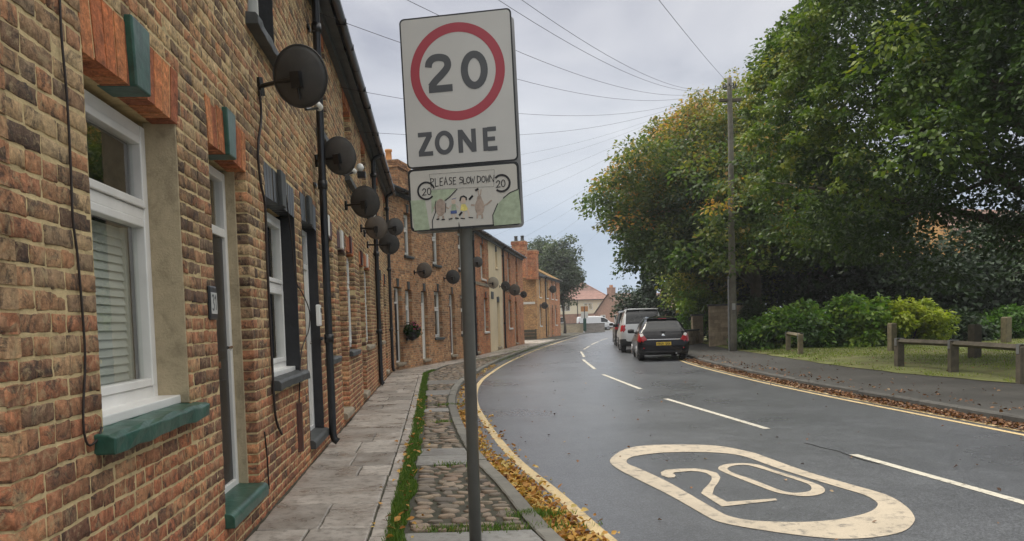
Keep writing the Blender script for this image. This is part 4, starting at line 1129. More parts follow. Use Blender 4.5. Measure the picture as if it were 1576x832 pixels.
XY=np.concatenate([alongkerb(KL,3.4,8.2,1500,.01,.30),alongkerb(KL,5.0,13,1000,.01,.22),alongkerb(KL,12,27,420,.02,.24),alongkerb(KL,3.4,6.0,500,.01,.36),alongkerb(KL,3.4,13,160,.2,.55)])
y=XY[:,1]; Zl=ZR+.008+RNG.random(len(XY))*.035
litter('fallen_leaves',XY,Zl,.046,M['litter'],np.clip(RNG.beta(2.5,1.5,len(XY))*1.0,0,.93),.5,'drift of orange and yellow fallen leaves in the gutter by the cobbles')
XY=np.concatenate([alongkerb(KR,2,27,7500,-.38,.03),alongkerb(KR,9,27,260,.1,.8)]); 
o=np.array([xat(KR,b) for b in XY[:,1]]); Zl=np.where(XY[:,0]>o+.01,.014,ZR+.008)+RNG.random(len(XY))*.02
litter('fallen_leaves',XY,Zl,.05,M['litterdark'],RNG.beta(2.0,1.8,len(XY)),.5,'band of damp brown fallen leaves along the right hand kerb')
n=170; XY=np.stack([RNG.uniform(-.9,6.2,n),4.5+RNG.random(n)**1.5*22],1); XY=XY[(XY[:,0]>np.array([xat(KL,b)+.4 for b in XY[:,1]]))&(XY[:,0]<np.array([xat(KR,b)-.4 for b in XY[:,1]]))]
litter('scattered_leaves',XY,np.full(len(XY),ZR+.007),.034,M['litterdark'],RNG.random(len(XY)),.35,'single leaves scattered over the grey road surface')
n=170; yy=3+RNG.random(n)**1.7*12; XY=np.stack([np.array([xat(GL_,b) for b in yy])+RNG.normal(.06,.09,n),yy],1)
litter('path_leaves',XY,np.full(n,.012)+RNG.random(n)*.02,.045,M['litter'],RNG.beta(2.5,1.6,n)*.93,.4,'yellow leaves caught along the strip of grass')
n=420; XY=np.stack([RNG.uniform(7.0,14,n),RNG.uniform(9,33,n)],1); XY=XY[XY[:,0]>np.array([xat(KR,b)+.3 for b in XY[:,1]])]
litter('lawn_leaves',XY,np.array([.015 if a<xat(LX,b) else lawnz(a,b)+.03 for a,b in XY]),.042,M['litterdark'],RNG.random(len(XY)),.5,'brown leaves scattered on the right footway and lawn')
# ---------------------------------------------------------------- the speed zone sign
M['signwhite']=pm('sign_white_sheet',(.52,.52,.50),.42,var=.05,vscale=3,dirt=.1,dirtcol=(.5,.5,.46)); M['signred']=pm('sign_red',(.36,.05,.07),.45,var=.06)
M['signblack']=pm('sign_black',(.075,.08,.088),.5,var=.1); M['signedge']=pm('sign_edge_black',(.012,.014,.015),.4,var=.2)
M['alu']=pm('dull_aluminium',(.42,.42,.42),.5,.6,var=.08)
M['ink']=pm('marker_ink',(.02,.02,.024),.7,var=.2); M['crayon_green']=pm('crayon_green',(.36,.43,.31),.8,var=.18,vscale=30); M['crayon_paper']=pm('drawing_paper',(.50,.49,.45),.7,var=.04)
M['crayon_brown']=pm('crayon_brown',(.36,.29,.24),.8,var=.25,vscale=40); M['crayon_yellow']=pm('crayon_yellow',(.66,.58,.18),.8,var=.2,vscale=30); M['crayon_blue']=pm('crayon_blue',(.08,.12,.30),.8,var=.2); M['crayon_skin']=pm('crayon_skin',(.55,.45,.37),.8,var=.1)
PX,PY=at(732,836,4.80)[0],4.80
sg=empty('road_sign',(PX,PY,0),0,'tall white 20 ZONE sign with red ring on a grey pole in the cobbled verge','road sign')
top=at(711.5,300,4.80)
pole=MB().lathe([(.038,-.15),(.038,3.15),(.034,3.19),(.0,3.19)],(0,0,0),24); pole.build('pole',M['pole'],sg,smooth=False)
pole_ob=[c for c in COL.objects if c.name.startswith('pole') and c.parent is sg][0]
for p_ in pole_ob.data.polygons: p_.use_smooth=len(p_.vertices)==4
MB().lathe([(.07,0),(.06,.012),(.04,.02)],(0,0,0),20).build('base_collar',M['kerb'],sg)
# plate frame: x right, z up, faces -y; origin at plate centre
cen=Vector(at(708,187,4.71))-Vector((PX,PY,0))
PM=Matrix.Translation(cen)@Matrix.Rotation(rad(-8),4,'Z')@Matrix.Rotation(rad(-1.25),4,'Y')
SW,SH=.676,1.262
def rrect(w,h,r,n=5,cx=0,cz=0):
    out=[]
    for (sx,sz,a0) in ((1,-1,-90),(1,1,0),(-1,1,90),(-1,-1,180)):
        for i in range(n+1):
            a=rad(a0+90*i/n); out.append((cx+sx*(w/2-r)+r*math.cos(a),cz+sz*(h/2-r)+r*math.sin(a)))
    return out
def plate_poly(poly,y0,y1,name,mat,parent,bev=0): 
    mb=MB().prism(poly,y0,y1,'y'); mb.xf(PM); return mb.build(name,mat,parent,bevel=bev)
zdiv=SH/2-.885
up_h=.885; lo_h=SH-up_h-.004
up_c=SH/2-up_h/2; lo_c=-SH/2+lo_h/2
up=plate_poly(rrect(SW,up_h,.028,5,0,up_c),0,.004,'zone_plate',M['signedge'],sg)
plate_poly(rrect(SW-.018,up_h-.018,.022,5,0,up_c),-.0012,.002,'white_face',M['signwhite'],up)
lo=plate_poly(rrect(SW,lo_h,.028,5,0,lo_c),0,.004,'drawing_plate',M['signedge'],sg)
lf=plate_poly(rrect(SW-.026,lo_h-.026,.022,5,0,lo_c),-.0012,.002,'paper_face',M['crayon_paper'],lo)
# the sign on the far side of the pole, seen edge on, and fixings
plate_poly(rrect(SW,SH,.028),.125,.130,'back_plate',M['alu'],sg)
bk=MB()
for z in (.5,.08,-.28,-.55):
    bk.box(-.30,.30,.006,.024,z-.018,z+.018).box(-.052,.052,.024,.11,z-.012,z+.012).box(-.30,.30,.11,.124,z-.018,z+.018)
bk.xf(PM); bk.build('fixing_rails',M['alu'],sg)
def flat(name,polys,mat,parent,y=-.0022,step=.00012):
    mb=MB()
    for i,q in enumerate(polys):
        mb.add([tuple(PM@Vector((p[0],y-step*i,p[1]))) for p in q],[tuple(range(len(q)))])
    o=mb.build(name,mat,parent)
    return o
def arc(cx,cz,rx,rz,a0,a1,n=16): return [(cx+rx*math.cos(rad(a0+(a1-a0)*i/n)),cz+rz*math.sin(rad(a0+(a1-a0)*i/n))) for i in range(n+1)]
rc=(0.0,up_c+.105)
ring=arc(rc[0],rc[1],.258,.258,0,360,72)[:-1]
flat('red_ring',stroke(ring,.055,True),M['signred'],up,step=0)
G={}
G['2']=[(catmull([(.045,.68),(.07,.81),(.16,.905),(.30,.925),(.44,.87),(.49,.74),(.46,.61),(.34,.46),(.20,.31),(.08,.15)],5),.175),([(.03,.085),(.575,.085)],.17)]
G['0']=[(arc(.31,.5,.225,.415,0,360,28)[:-1],.175,True)]
G['Z']=[([(.02,.92),(.58,.92)],.16),([(.02,.08),(.60,.08)],.16),([(.50,.88),(.10,.12)],.19)]
G['O']=[(arc(.37,.5,.29,.42,0,360,30)[:-1],.165,True)]
G['N']=[([(.085,0),(.085,1)],.17),([(.615,0),(.615,1)],.17),([(.10,.93),(.60,.07)],.18)]
G['E']=[([(.085,0),(.085,1)],.17),([(.17,.92),(.50,.92)],.16),([(.17,.5),(.45,.5)],.15),([(.17,.08),(.52,.08)],.16)]
def glyph(ch,x,z,h,sx=1.0,wk=1.0):
    out=[]
    for g in G[ch]:
        P=[(x+p[0]*h*sx,z+p[1]*h) for p in g[0]]; out.append(stroke(P,g[1]*h*wk,len(g)>2))
    return out
def word(name,items,mat,parent,y=-.0024):
    mb=MB(); k=0
    for (ch,x,z,h,sx,wk) in items:
        for quads in glyph(ch,x,z,h,sx,wk):
            yy=y-.00025*(k%4); k+=1
            for q in quads: mb.add([tuple(PM@Vector((p[0],yy,p[1]))) for p in q],[(0,1,2,3)])
    return mb.build(name,mat,parent)
dh=.218; word('numerals',[('2',-.186,rc[1]-dh/2,dh,1.22,1.12),('0',.020,rc[1]-dh/2,dh,1.22,1.12)],M['signblack'],up)
zh=.136; zz=up_c-.372
word('lettering',[('Z',-.264,zz,zh,1.12,1.22),('O',-.158,zz,zh,1.12,1.22),('N',-.016,zz,zh,1.12,1.22),('E',.134,zz,zh,1.18,1.22)],M['signblack'],up)
# children's drawing, in pixels of an enlarged view mapped onto the plate
def dp(x,y):
    xx=x-25-(y-90)*.03; yy=y-(90-(x-25)*.034)
    return ((xx/1215-.5)*(SW-.012),lo_c+lo_h/2-yy/712*lo_h-.002)
def dpl(P): return [dp(*p) for p in P]
dl=[]
for P_ in ([(42,440),(205,432),(230,600),(252,775),(75,782),(60,640)],[(278,330),(560,322),(430,455),(360,440),(300,560),(275,600)],[(1075,455),(1160,390),(1245,360),(1262,560),(1268,742),(970,758),(962,640),(1010,520)]): flat('green_field',[dpl(P_)],M['crayon_green'],lf)
def ell(cx,cy,rx,ry,n=18): return [(cx+rx*math.cos(2*math.pi*i/n),cy+ry*math.sin(2*math.pi*i/n)) for i in range(n)]
ANI=([dpl(ell(378,530,58,100)),dpl(ell(815,540,52,95)),dpl(ell(812,455,28,45))]+[q for P,w in (([(300,540),(330,500)],14),([(430,520),(470,550)],14),([(352,625),(350,665)],20),([(405,625),(408,665)],20),([(810,410),(800,345)],12),([(825,410),(835,345)],12),([(760,520),(720,515)],18),([(860,530),(900,510),(950,470)],16),([(790,620),(785,670)],20),([(838,620),(842,670)],20)) for q in stroke(dpl(P),w/1215*SW)],0)[0]
for nm_,s_ in (('crayon_hedgehog',1),('crayon_deer',-1)): flat(nm_,[q for q in ANI if np.mean([p[0] for p in q])*s_<0],M['crayon_brown'],lf,y=-.0026)
flat('crayon_figures_skin',[dpl(ell(525,468,24,30)),dpl(ell(632,462,34,36))]+[q for P,w in (([(500,510),(470,540)],11),([(550,510),(580,540)],11),([(508,610),(505,655)],14),([(540,610),(545,655)],14),([(640,590),(635,660)],14),([(680,560),(700,640)],14)) for q in stroke(dpl(P),w/1215*SW)],M['crayon_skin'],lf,y=-.0026)
flat('crayon_boy_top',[dpl([(505,500),(548,498),(556,570),(496,572)])],M['crayon_green'],lf,y=-.0030)
flat('crayon_boy_shorts',[dpl([(490,572),(558,568),(560,604),(490,606)]),dpl([(505,440),(560,425),(555,432),(508,447)])],M['crayon_blue'],lf,y=-.0032)
flat('crayon_girl_dress',[dpl([(612,505),(655,502),(692,570),(640,580),(598,572)])],M['crayon_yellow'],lf,y=-.0030)
inks=[]
def I(P,w=9,closed=False): inks.append(stroke(dpl(P),w/1215*SW,closed))
# the two little twenty roundels
I(arc(222,335,92,96,40,345,26),20); I(arc(1062,285,88,92,-140,130,26),22)
for ox,oy in ((175,300),(1000,245)):
    I([(ox,oy+30),(ox+22,oy+8),(ox+42,oy+18),(ox+40,oy+40),(ox+6,oy+84),(ox+50,oy+80)],9); I(ell(ox+80,oy+42,20,38),9,True)
# hand lettered words
HW={'P':[[(0,0),(2,1)],[(0,.02),(.42,.1),(.45,.34),(.05,.52)]],'L':[[(0,0),(.05,1),(.5,.95)]],'E':[[(.5,.02),(.05,.05),(.02,.98),(.5,.95)],[(.05,.5),(.4,.48)]],'A':[[(0,1),(.25,0),(.5,1)],[(.1,.62),(.42,.6)]],
 'S':[[(.5,.08),(.15,.02),(.08,.3),(.42,.52),(.42,.85),(0,.95)]],'O':[[(.25,.0),(.03,.3),(.06,.8),(.28,.98),(.5,.7),(.46,.2),(.25,0)]],'W':[[(0,0),(.12,1),(.26,.35),(.4,1),(.55,0)]],'D':[[(.05,0),(.03,1)],[(.0,.02),(.45,.2),(.48,.7),(.03,.98)]],'N':[[(.02,1),(.05,0),(.42,1),(.46,0)]]}
HW['P'][0]=[(0,0),(.04,1)]
for ch,x,y,w,h in (('P',275,195,75,95),('L',325,195,75,95),('E',378,195,72,88),('A',425,190,78,88),('S',478,195,72,85),('E',525,195,72,80),('S',592,195,95,72),('L',640,200,70,75),('O',675,198,85,72),('W',722,195,78,75),('D',792,188,82,82),('O',842,195,80,72),('W',890,192,62,75),('N',930,188,110,78)):
    for P in HW[ch]: I([(x+p[0]*w,y+p[1]*h) for p in P],8)
# road edges, dashes and outlines
I([(430,455),(480,420),(570,330)],10); I([(285,772),(283,680),(325,572)],9); I([(962,758),(958,640),(1015,510)],9); I([(1075,455),(1150,395),(1240,360)],10)
I([(578,770),(580,715),(592,770)],9); I([(585,630),(618,590)],22); I([(700,455),(742,410)],22); I([(770,355),(805,335)],22)
I([(262,150),(985,130)],2.5); I([(285,322),(975,318)],2.5); I([(262,150),(285,322)],2.5); I([(985,130),(975,318)],2.5)
I([(598,465),(610,422),(640,412),(668,430),(668,460)],16); I([(330,665),(362,660)],13); I([(388,668),(425,668)],13); I([(468,668),(510,660)],13); I([(540,655),(580,662)],13); I([(330,450),(318,500),(322,590)],8); I([(440,480),(432,590)],8); I([(600,660),(650,668)],10); I([(690,655),(740,660)],10)
mb=MB()
for k,quads in enumerate(inks):
    for q in quads: mb.add([tuple(PM@Vector((p[0],-.0034-.00022*(k%7),p[1]))) for p in q],[(0,1,2,3)])
mb.build('ink_lettering',M['ink'],lf)
# ---------------------------------------------------------------- satellite dishes
def sat_dish(P,wallpt,az,el,D,mat,label,group,lnbmat='white',small=False):
    """P centre, wallpt mount on the wall; faces azimuth az (deg right of +Y) and elevation el"""
    o=empty('satellite_dish',P,0,label,'satellite dish',group); o.rotation_euler=(rad(el),0,rad(-az))
    R=o.rotation_euler.to_matrix(); inv=R.inverted()
    rx,rz=D*.5,D*.53; n=32; m=6; V=[(0,-.0,0)];Fs=[]
    dep=.05*D/.45
    for j in range(1,m+1):
        t=j/m
        for i in range(n):
            a=2*math.pi*i/n; V.append((rx*t*math.cos(a),dep*(t*t)-dep,rz*t*math.sin(a)*(1.0 if math.sin(a)>0 else .97)))
    V[0]=(0,-dep,0)
    for i in range(n): Fs.append((0,1+i,1+(i+1)%n))
    for j in range(m-1):
        for i in range(n): Fs.append((1+j*n+i,1+(j+1)*n+i,1+(j+1)*n+(i+1)%n,1+j*n+(i+1)%n))
    bo=MB().add(V,Fs).build('reflector',M[mat],o,smooth=True); s=bo.modifiers.new('s','SOLIDIFY'); s.thickness=.008
    rim=MB().tube([(rx*math.cos(2*math.pi*i/n),.0,rz*math.sin(2*math.pi*i/n)*(1 if i<n/2 else .97)) for i in range(n+1)],.006,5); rim.build('rim',M[mat],bo)
    w=inv@(Vector(wallpt)-Vector(P))
    hb=(0,-dep-.04,-.02*D)
    mb=MB().tube([tuple(w),tuple(w*.35+Vector(hb)*.65),hb],.018,8).box(-.035,.035,-dep-.06,-dep+.004,-.12*D-.03,.08*D).tube([(0,-dep-.03,-.05*D),(0,-dep*.6-.03,-.38*D)],.011,6)
    e=1 if True else 0
    mb.box(w.x-.035,w.x+.035,w.y-.03,w.y+.03,w.z-.07,w.z+.07)
    mb.build('bracket',M['iron'],o)
    lx=.0; L=(lx,D*.60,-rz*.98)
    MB().tube([(0,-dep*.5,-rz*.55),(0,.02,-rz*1.03),L],.011,6).build('feed_arm',M['iron'],o)
    MB().lathe([(.022,-.04),(.03,-.035),(.03,.02),(.018,.03),(.018,.07)],(0,0,0),12).xf(Matrix.Translation(Vector(L)+Vector((0,.01,.02)))@Matrix.Rotation(rad(65),4,'X')).build('receiver',M[lnbmat],o,smooth=True)
    return o
GD_='satellite dishes on the terrace fronts'
def adish(F,x,y,off,sz,az,el,mat,label,du=-.0,dz=.0,lnb='white',umax=1e9):
    u,z=F.U(x,y,off); u=min(u,umax); P=F.w(u,off,z); W=F.w(u+du,0.0,z+dz)
    D=sz*P[1]/F_
    return sat_dish(P,W,az,el,D,mat,label,GD_,lnb)
adish(FA,462,118,.36,86,10,14,'dish','large dark grey dish nearest the camera, over the drainpipe',.22,-.01)
adish(FA,523,240,.30,54,18,16,'dishgrey','dark dish turned partly edge on, just past the first drainpipe',.15,-.02)
adish(FA,562,311,.32,46,10,14,'dish','round dark dish third along, hanging above the cluster of three',.1,-.03)
adish(FA,579,350,.30,34,-4,14,'dishbrown','dusty brown dish, left one of the close cluster of three',.05,.0)
adish(FA,608,349,.62,25,-2,14,'dishgrey','small dark dish, upper right one of the close cluster of three',.1,-.1,umax=22.6)
adish(FA,599,375,.46,31,0,14,'dish','dark dish, lowest of the close cluster of three',.1,.0,umax=22.9)
adish(FB,653,416,.34,23,4,12,'dishbrown','dark dish over the pale door of the brown brick house beyond the corner',-.05,-.05)
adish(FB,697,426,.34,21,6,12,'dish','dark dish close against the left side of the sign pole',-.05,-.05)
adish(FC,735,403,.34,16,6,12,'dishgrey','grey dish high on the red brick house right of the sign pole',.1,0)
adish(FC,759,435,.36,17,12,12,'dishpale','pale cream dish on the cream rendered house',.1,0)
adish(FC,778,440,.34,14,6,12,'dish','dark dish beside the drainpipe right of the cream house',.1,0)
adish(FC,792,446,.38,17,-6,12,'dishbrown','wide grey brown dish over the grey door past the cream house',.1,0)
adish(FC,806,453,.5,10,6,12,'dish','small dark dish at the far corner of the red brick house before the buff gable',-.3,0,umax=15.6)
adish(FD,838,470,.4,10,0,12,'dish','small dark dish beside the drainpipe of the buff brick house',.1,0)
adish(FD,851,445,.4,11,0,12,'dish','dark dish high on the last red brick house of the row',.1,0)
# ---------------------------------------------------------------- cables and fittings on the near wall
def wall_cable(pts,off,r,label,mat='cable',group='cables on the near wall'):
    P=[]
    for (x,y) in pts:
        u,z=FA.U(x,y,off); P.append(FA.w(u,off,z))
    c=catmull(P,6); o=MB().tube(c,r,6).build('wall_cable',M[mat],None,smooth=True); tag(o,label,'cable',group); return o
wall_cable([(90,-60),(92,0),(95,60),(103,150),(109,260),(112,335),(119,390),(126,470),(131,550),(128,630),(130,668),(137,685),(150,676),(157,657)],.012,.0045,'loose dark cable hanging down the nearest brick beside the first window')
wall_cable([(399,138),(402,180),(397,230),(401,280),(408,318),(411,400),(415,480),(419,560),(424,640),(434,668)],.02,.010,'dark cable running from the nearest dish down past the second window')
wall_cable([(440,300),(449,370),(455,430),(466,452),(476,478),(475,508),(464,540),(461,600),(460,640)],.018,.006,'thin looping cable between the second window and the pale door')
wall_cable([(407,664),(411,700),(413,735),(414,752)],.012,.006,'short cable stub dropping to the pavement from a white clip')
u,z=FA.U(464,655,.03); p=FA.w(u,.0,z)
g=empty('cable_guard',p,FA.rz,'brown curved cable guard on the wall under the second window','cable guard')
MB().prism([(-.07+.07*(1-math.cos(math.pi*i/8)),-.045*math.sin(math.pi*i/8)) for i in range(9)],-.24,.22,'z').build('guard_body',M['brownpipe'],g)
# house number plaque
u,z=FA.U(329,466,.012); p=FA.w(u-.02,0,z); nb=empty('number_plaque',p,FA.rz,'small dark plaque with white numerals beside the black front door','plaque')
MB().box(-.075,.075,-.018,.0,-.10,.10).build('plaque_back',M['iron'],nb,bevel=.01)
MB().box(-.06,.06,-.0215,-.0185,-.065,.06).build('plaque_face',M['signwhite'],nb,bevel=.003)
mb=MB()
for q in stroke(catmull([(-.045,.035),(-.025,.045),(-.008,.03),(-.022,.006),(-.005,-.016),(-.022,-.042),(-.047,-.034)],4),.012): mb.add([(p_[0],-.0225,p_[1]) for p_ in q],[(0,1,2,3)])
for q in stroke([(.012,.025),(.032,.042),(.032,-.042)],.012): mb.add([(p_[0],-.0225,p_[1]) for p_ in q],[(0,1,2,3)])
mb.build('numerals',M['signblack'],nb)
u,z=FA.U(490,485,.02); p=FA.w(u,0,z); bb=empty('bell_box',p,FA.rz,'small white box on the wall beside the first drainpipe','box')
MB().box(-.05,.05,-.05,0,-.12,.12).build('box_body',M['pvc'],bb,bevel=.012); MB().box(-.03,.03,-.056,-.049,.03,.08).build('box_button',M['black'],bb)
u,z=FA.U(548,263,.1); p=FA.w(u,0,z); cm=empty('security_light',p,FA.rz,'white globe security light with dark sensor high on the near terrace','light')
MB().box(-.03,.03,-.012,0,-.05,.05).tube([(0,-.01,0),(0,-.12,.0)],.016,8).build('bracket',M['iron'],cm)
MB().lathe([(.0,-.07),(.045,-.05),(.065,0),(.045,.05),(0,.07)],(0,-.17,.06),14).build('globe',M['pvc'],cm,smooth=True)
MB().box(-.05,.05,-.26,-.12,-.12,-.01).build('sensor',M['iron'],cm,bevel=.015)
# flower basket on the house by the corner
u,z=FB.U(636,512,.28); p=FB.w(u,.0,z); hbk=empty('flower_basket',p,FB.rz,'dark wall basket with a few pink flowers by the brown brick corner house','flower basket')
MB().lathe([(.03,-.24),(.16,-.16),(.22,0),(.2,.02)],(0,-.24,0),16).build('basket',M['basket'],hbk,smooth=True)
mb=MB().tube([(0,0,.3),(0,-.1,.34),(0,-.24,.3)],.012,6).tube([(0,-.24,.3),(.2,-.24,.02)],.005,4).tube([(0,-.24,.3),(-.2,-.24,.02)],.005,4); mb.build('hanger',M['iron'],hbk)
n=420; Pn=RNG.normal(0,1,(n,3)); Pn/=np.linalg.norm(Pn,axis=1)[:,None]; Pn*=np.array([.28,.24,.2])*RNG.uniform(.5,1,n)[:,None]; Pn+=np.array([0,-.24,.06])
a_=RNG.normal(0,1,(n,3))*.05; b_=RNG.normal(0,1,(n,3))*.05
V=np.stack([Pn,Pn+a_,Pn+a_+b_,Pn+b_],1); np_mesh('foliage',V.reshape(-1,3),np.arange(n*4).reshape(-1,4),M['darkleaf'],hbk,a=RNG.random(n))
n=60; Pn=RNG.normal(0,1,(n,3)); Pn/=np.linalg.norm(Pn,axis=1)[:,None]; Pn*=np.array([.29,.25,.2]); Pn[:,2]=np.abs(Pn[:,2]); Pn+=np.array([.05,-.26,.08]); a_=RNG.normal(0,1,(n,3))*.04; b_=RNG.normal(0,1,(n,3))*.04
V=np.stack([Pn,Pn+a_,Pn+a_+b_,Pn+b_],1); np_mesh('flowers',V.reshape(-1,3),np.arange(n*4).reshape(-1,4),M['redpaint'],hbk)
# dark planter by the buff gable
q=at(824,516,59.6); pb=empty('planter_box',(q[0]-.55,59.7,0),rad(-4),'dark timber planter box at the foot of the buff brick gable','planter')
mb=MB()
for z in (.03,.28,.53): mb.box(-.55,.65,-.25,.3,z,z+.22)
mb.build('planter_boards',M['wooddark'],pb,bevel=.012)
for x in (-.52,.6): MB().box(x-.05,x+.05,-.275,-.252,.0,.78).build('planter_batten',M['wooddark'],pb)
MB().box(-.5,.6,-.2,.25,.7,.74).build('planter_soil',M['soil'],pb)
# ---------------------------------------------------------------- telegraph pole and overhead wires
TP=(8.62,30.3)
tp=empty('telegraph_pole',(TP[0],TP[1],0),0,'tall weathered wooden telegraph pole at the back of the right footway','telegraph pole')
PT=10.45
tl=MB().tube([(0.0+.012*math.sin(z),0,z) for z in np.linspace(-.3,PT,14)],[.145-.055*max(0,z)/PT for z in np.linspace(-.3,PT,14)],14).build('pole',M['tar'],tp,smooth=True)
MB().tube([(-.17,-.02,.0),(-.165,-.02,2.6),(-.15,-.02,2.9)],.035,8).build('cable_cover',M['steel'],tp)
MB().box(-.42,.42,-.06,.06,9.55,9.66).build('crossarm',M['wooddark'],tp,bevel=.01)
mb=MB(); 
for i in range(10):
    a=2*math.pi*i/10; mb.lathe([(.02,0),(.035,.03),(.03,.08),(.02,.1)],(.24*math.cos(a),.24*math.sin(a),PT-.35),8)
mb.tube([(.24*math.cos(2*math.pi*i/24),.24*math.sin(2*math.pi*i/24),PT-.37) for i in range(25)],.015,6).box(-.24,.24,-.015,.015,PT-.385,PT-.355).box(-.015,.015,-.24,.24,PT-.386,PT-.354)
mb.build('ring_head',M['charcoal'],tp)
mb=MB()
for k in range(9): 
    z=2.8+k*.45; s=1 if k%2 else -1; mb.tube([(s*.1,-.05,z),(s*.3,-.05,z+.01)],.01,5)
mb.build('climbing_steps',M['iron'],tp)
MB().box(-.06,.06,-.155,-.135,1.6,1.85).build('number_plate',M['alu'],tp)
WG='overhead wires'
def wire(end,sag,label,r=.009,top=None):
    a=Vector((TP[0],TP[1],PT-.3)) if top is None else Vector(top); b=Vector(end); d=(b-a); a=a+Vector((d.x,d.y,0)).normalized()*.24
    P=[]
    for i in range(33):
        t=i/32; p=a.lerp(b,t); p.z-=4*sag*t*(1-t); P.append(tuple(p))
    o=MB().tube(P,r*.68,5).build('overhead_wire',M['cable'],None,smooth=True); tag(o,label,'overhead wire',WG)
wl=[(FA,5.1,.9,'topmost thin wire crossing the sky above the sign, first of a close pair'),(FA,5.6,.9,'second wire of the close pair crossing the sky at the top of the frame'),(FA,7.3,.85,'single sagging wire just under the close pair'),
    (FA,9.0,.8,'wire meeting the eaves above the first drainpipe'),(FA,11.9,.75,'wire passing behind the upper half of the red ring'),(FA,14.6,.7,'wire crossing behind the word ZONE'),
    (FA,18.2,.65,'thin wire reaching the eaves above the second drainpipe'),(FA,20.6,.65,'thin wire reaching the near row just before its end'),(FB,1.6,.6,'faint wire to the eaves of the brown brick corner house'),(FB,4.8,.6,'faint wire to the house behind the sign plate'),
    (FC,1.5,.6,'faint low wire to the red brick house right of the sign pole'),(FC,6.0,.6,'faint low wire to the cream house'),(FC,12.5,.6,'faintest low wire to the far red brick house'),(FD,3.0,.7,'long faint wire to the buff brick house')]
for F,u,s,l in wl: wire(F.w(u,.04,4.95 if F is FA else 4.9),s,l,.005 if u<15 and F is FA else .0032)
e0=Vector(at(1028,6,14.0)); tv=Vector((TP[0],TP[1],PT-.3)); dd=(e0-tv)
e2=tv+dd*1.9; wire(tuple(e2),.15,'steep wire running up over the camera from the pole top',.007)
# ---------------------------------------------------------------- timber posts and rails
def post(mb,x,y,h,w,mat=None,rot=0):
    V=[]
    for (z,s) in ((-.1,1),(h-.03,1),(h,.82)):
        for (sx,sy) in ((-1,-1),(1,-1),(1,1),(-1,1)):
            a,b=sx*w/2*s,sy*w/2*s; V.append((x+a*math.cos(rot)-b*math.sin(rot),y+a*math.sin(rot)+b*math.cos(rot),z))
    Fs=[(0,3,2,1),(8,9,10,11)]+[(k*4+i,k*4+(i+1)%4,k*4+4+(i+1)%4,k*4+4+i) for k in range(2) for i in range(4)]
    return mb.add(V,Fs)
def rail_fence(pts,h,w,label,pm_,rm):
    o=empty('knee_rail',(pts[0][0],pts[0][1],0),0,label,'knee rail','low timber rails along the lawn'); ox,oy=pts[0]
    for i,(x,y) in enumerate(pts):
        j=min(i,len(pts)-2); rot=math.atan2(pts[j+1][1]-pts[j][1],pts[j+1][0]-pts[j][0])
        p=post(MB(),x-ox,y-oy,h,w,rot=rot).build('post',M[pm_],o,bevel=.012)
        c,s=math.cos(rot),math.sin(rot)
        V=[]
        mb=MB().box(-.045,.045,-w/2-.012,w/2+.012,h+.035,h+.043).box(-.045,.045,-w/2-.012,-w/2-.004,h-.14,h+.035).box(-.045,.045,w/2+.004,w/2+.012,h-.14,h+.035)
        mb.xf(Matrix.Translation((x-ox,y-oy,0))@Matrix.Rotation(rot,4,'Z')); mb.build('metal_strap',M['steel'],p)
    for (a,b) in zip(pts[:-1],pts[1:]):
        d=Vector((b[0]-a[0],b[1]-a[1],0)); L=d.length; rot=math.atan2(d.y,d.x); k=.075
        mb=MB().prism([(-k,h-.045),(0,h-.10),(k,h-.045),(0,h+.034)],-.02,L+.02,'x'); mb.xf(Matrix.Translation((a[0]-ox,a[1]-oy,.0))@Matrix.Rotation(rot,4,'Z')); mb.build('rail',M[rm],o,bevel=.008)
    return o
rail_fence([gnd(1384,566),gnd(1467,574.5),gnd(1574,590)],.68,.17,'long dark low rail on three square posts at the right edge of the lawn','wooddark','wooddark')
rail_fence([(10.15,28.6),gnd(1232,546.5)],.70,.16,'short pale low rail on two posts in front of the laurel bush','wood','wood')
for (x,y,h,w,l) in ((1373,543,.95,.21,'square timber bollard left of the long rail, in front of the golden shrub'),(1459,523.5,.95,.27,'timber bollard farthest back on the lawn, between the golden shrub and the dark post'),(1500,554,.93,.235,'dark timber bollard nearest behind the long rail'),(1548.5,529,1.0,.26,'tall timber bollard on the lawn nearest the right edge')):
    q=gnd(x,y); b=post(MB(),0,0,h,w,rot=.25).build('timber_bollard',M['wooddark' if x==1500 else 'wood'],None,bevel=.015); b.location=(q[0],q[1],0.03); tag(b,l,'bollard','timber bollards on the lawn')
# stone wall, gate pier on the right beyond the pole
def stone_wall(name,p,q,h,t,label,cop='charcoal'):
    d=Vector((q[0]-p[0],q[1]-p[1],0)); L=d.length; o=empty(name,(p[0],p[1],0),math.atan2(d.y,d.x),label,'wall'); r=random.Random(int(L*31)); mb=MB(); z=-.1
    while z<h-.1:
        x=0; hh=min(r.uniform(.13,.2),h-.08-z)
        while x<L:
            w=min(r.uniform(.2,.45),L-x); V0=r.uniform(-.02,.01); mb.box(x+.008,x+w-.008,V0,t-V0,z+.006,z+hh-.006,r.random()); x+=w
        z+=hh
    mb.box(.015,L-.015,.015,t-.015,-.1,h-.08,.2); mb.build('stonework',M['rubble'],o,bevel=.01); MB().box(-.04,L+.04,-.04,t+.04,h-.08,h).build('coping',M[cop],o,bevel=.015); return o
M['rubble']=pm('rubble_stone',(.40,.31,.21),.9,var=.25,vscale=4,bstr=.7,bscale=18,dirt=.5,vattr=.3)
stone_wall('stone_wall',(9.05,35.6),(10.55,35.4),1.92,.4,'tall rubble stone wall with dark coping left of the telegraph pole')
stone_wall('gate_pier',(9.35,40.2),(9.9,40.15),1.5,.5,'narrow stone gate pier between the black car and the taller stone wall')
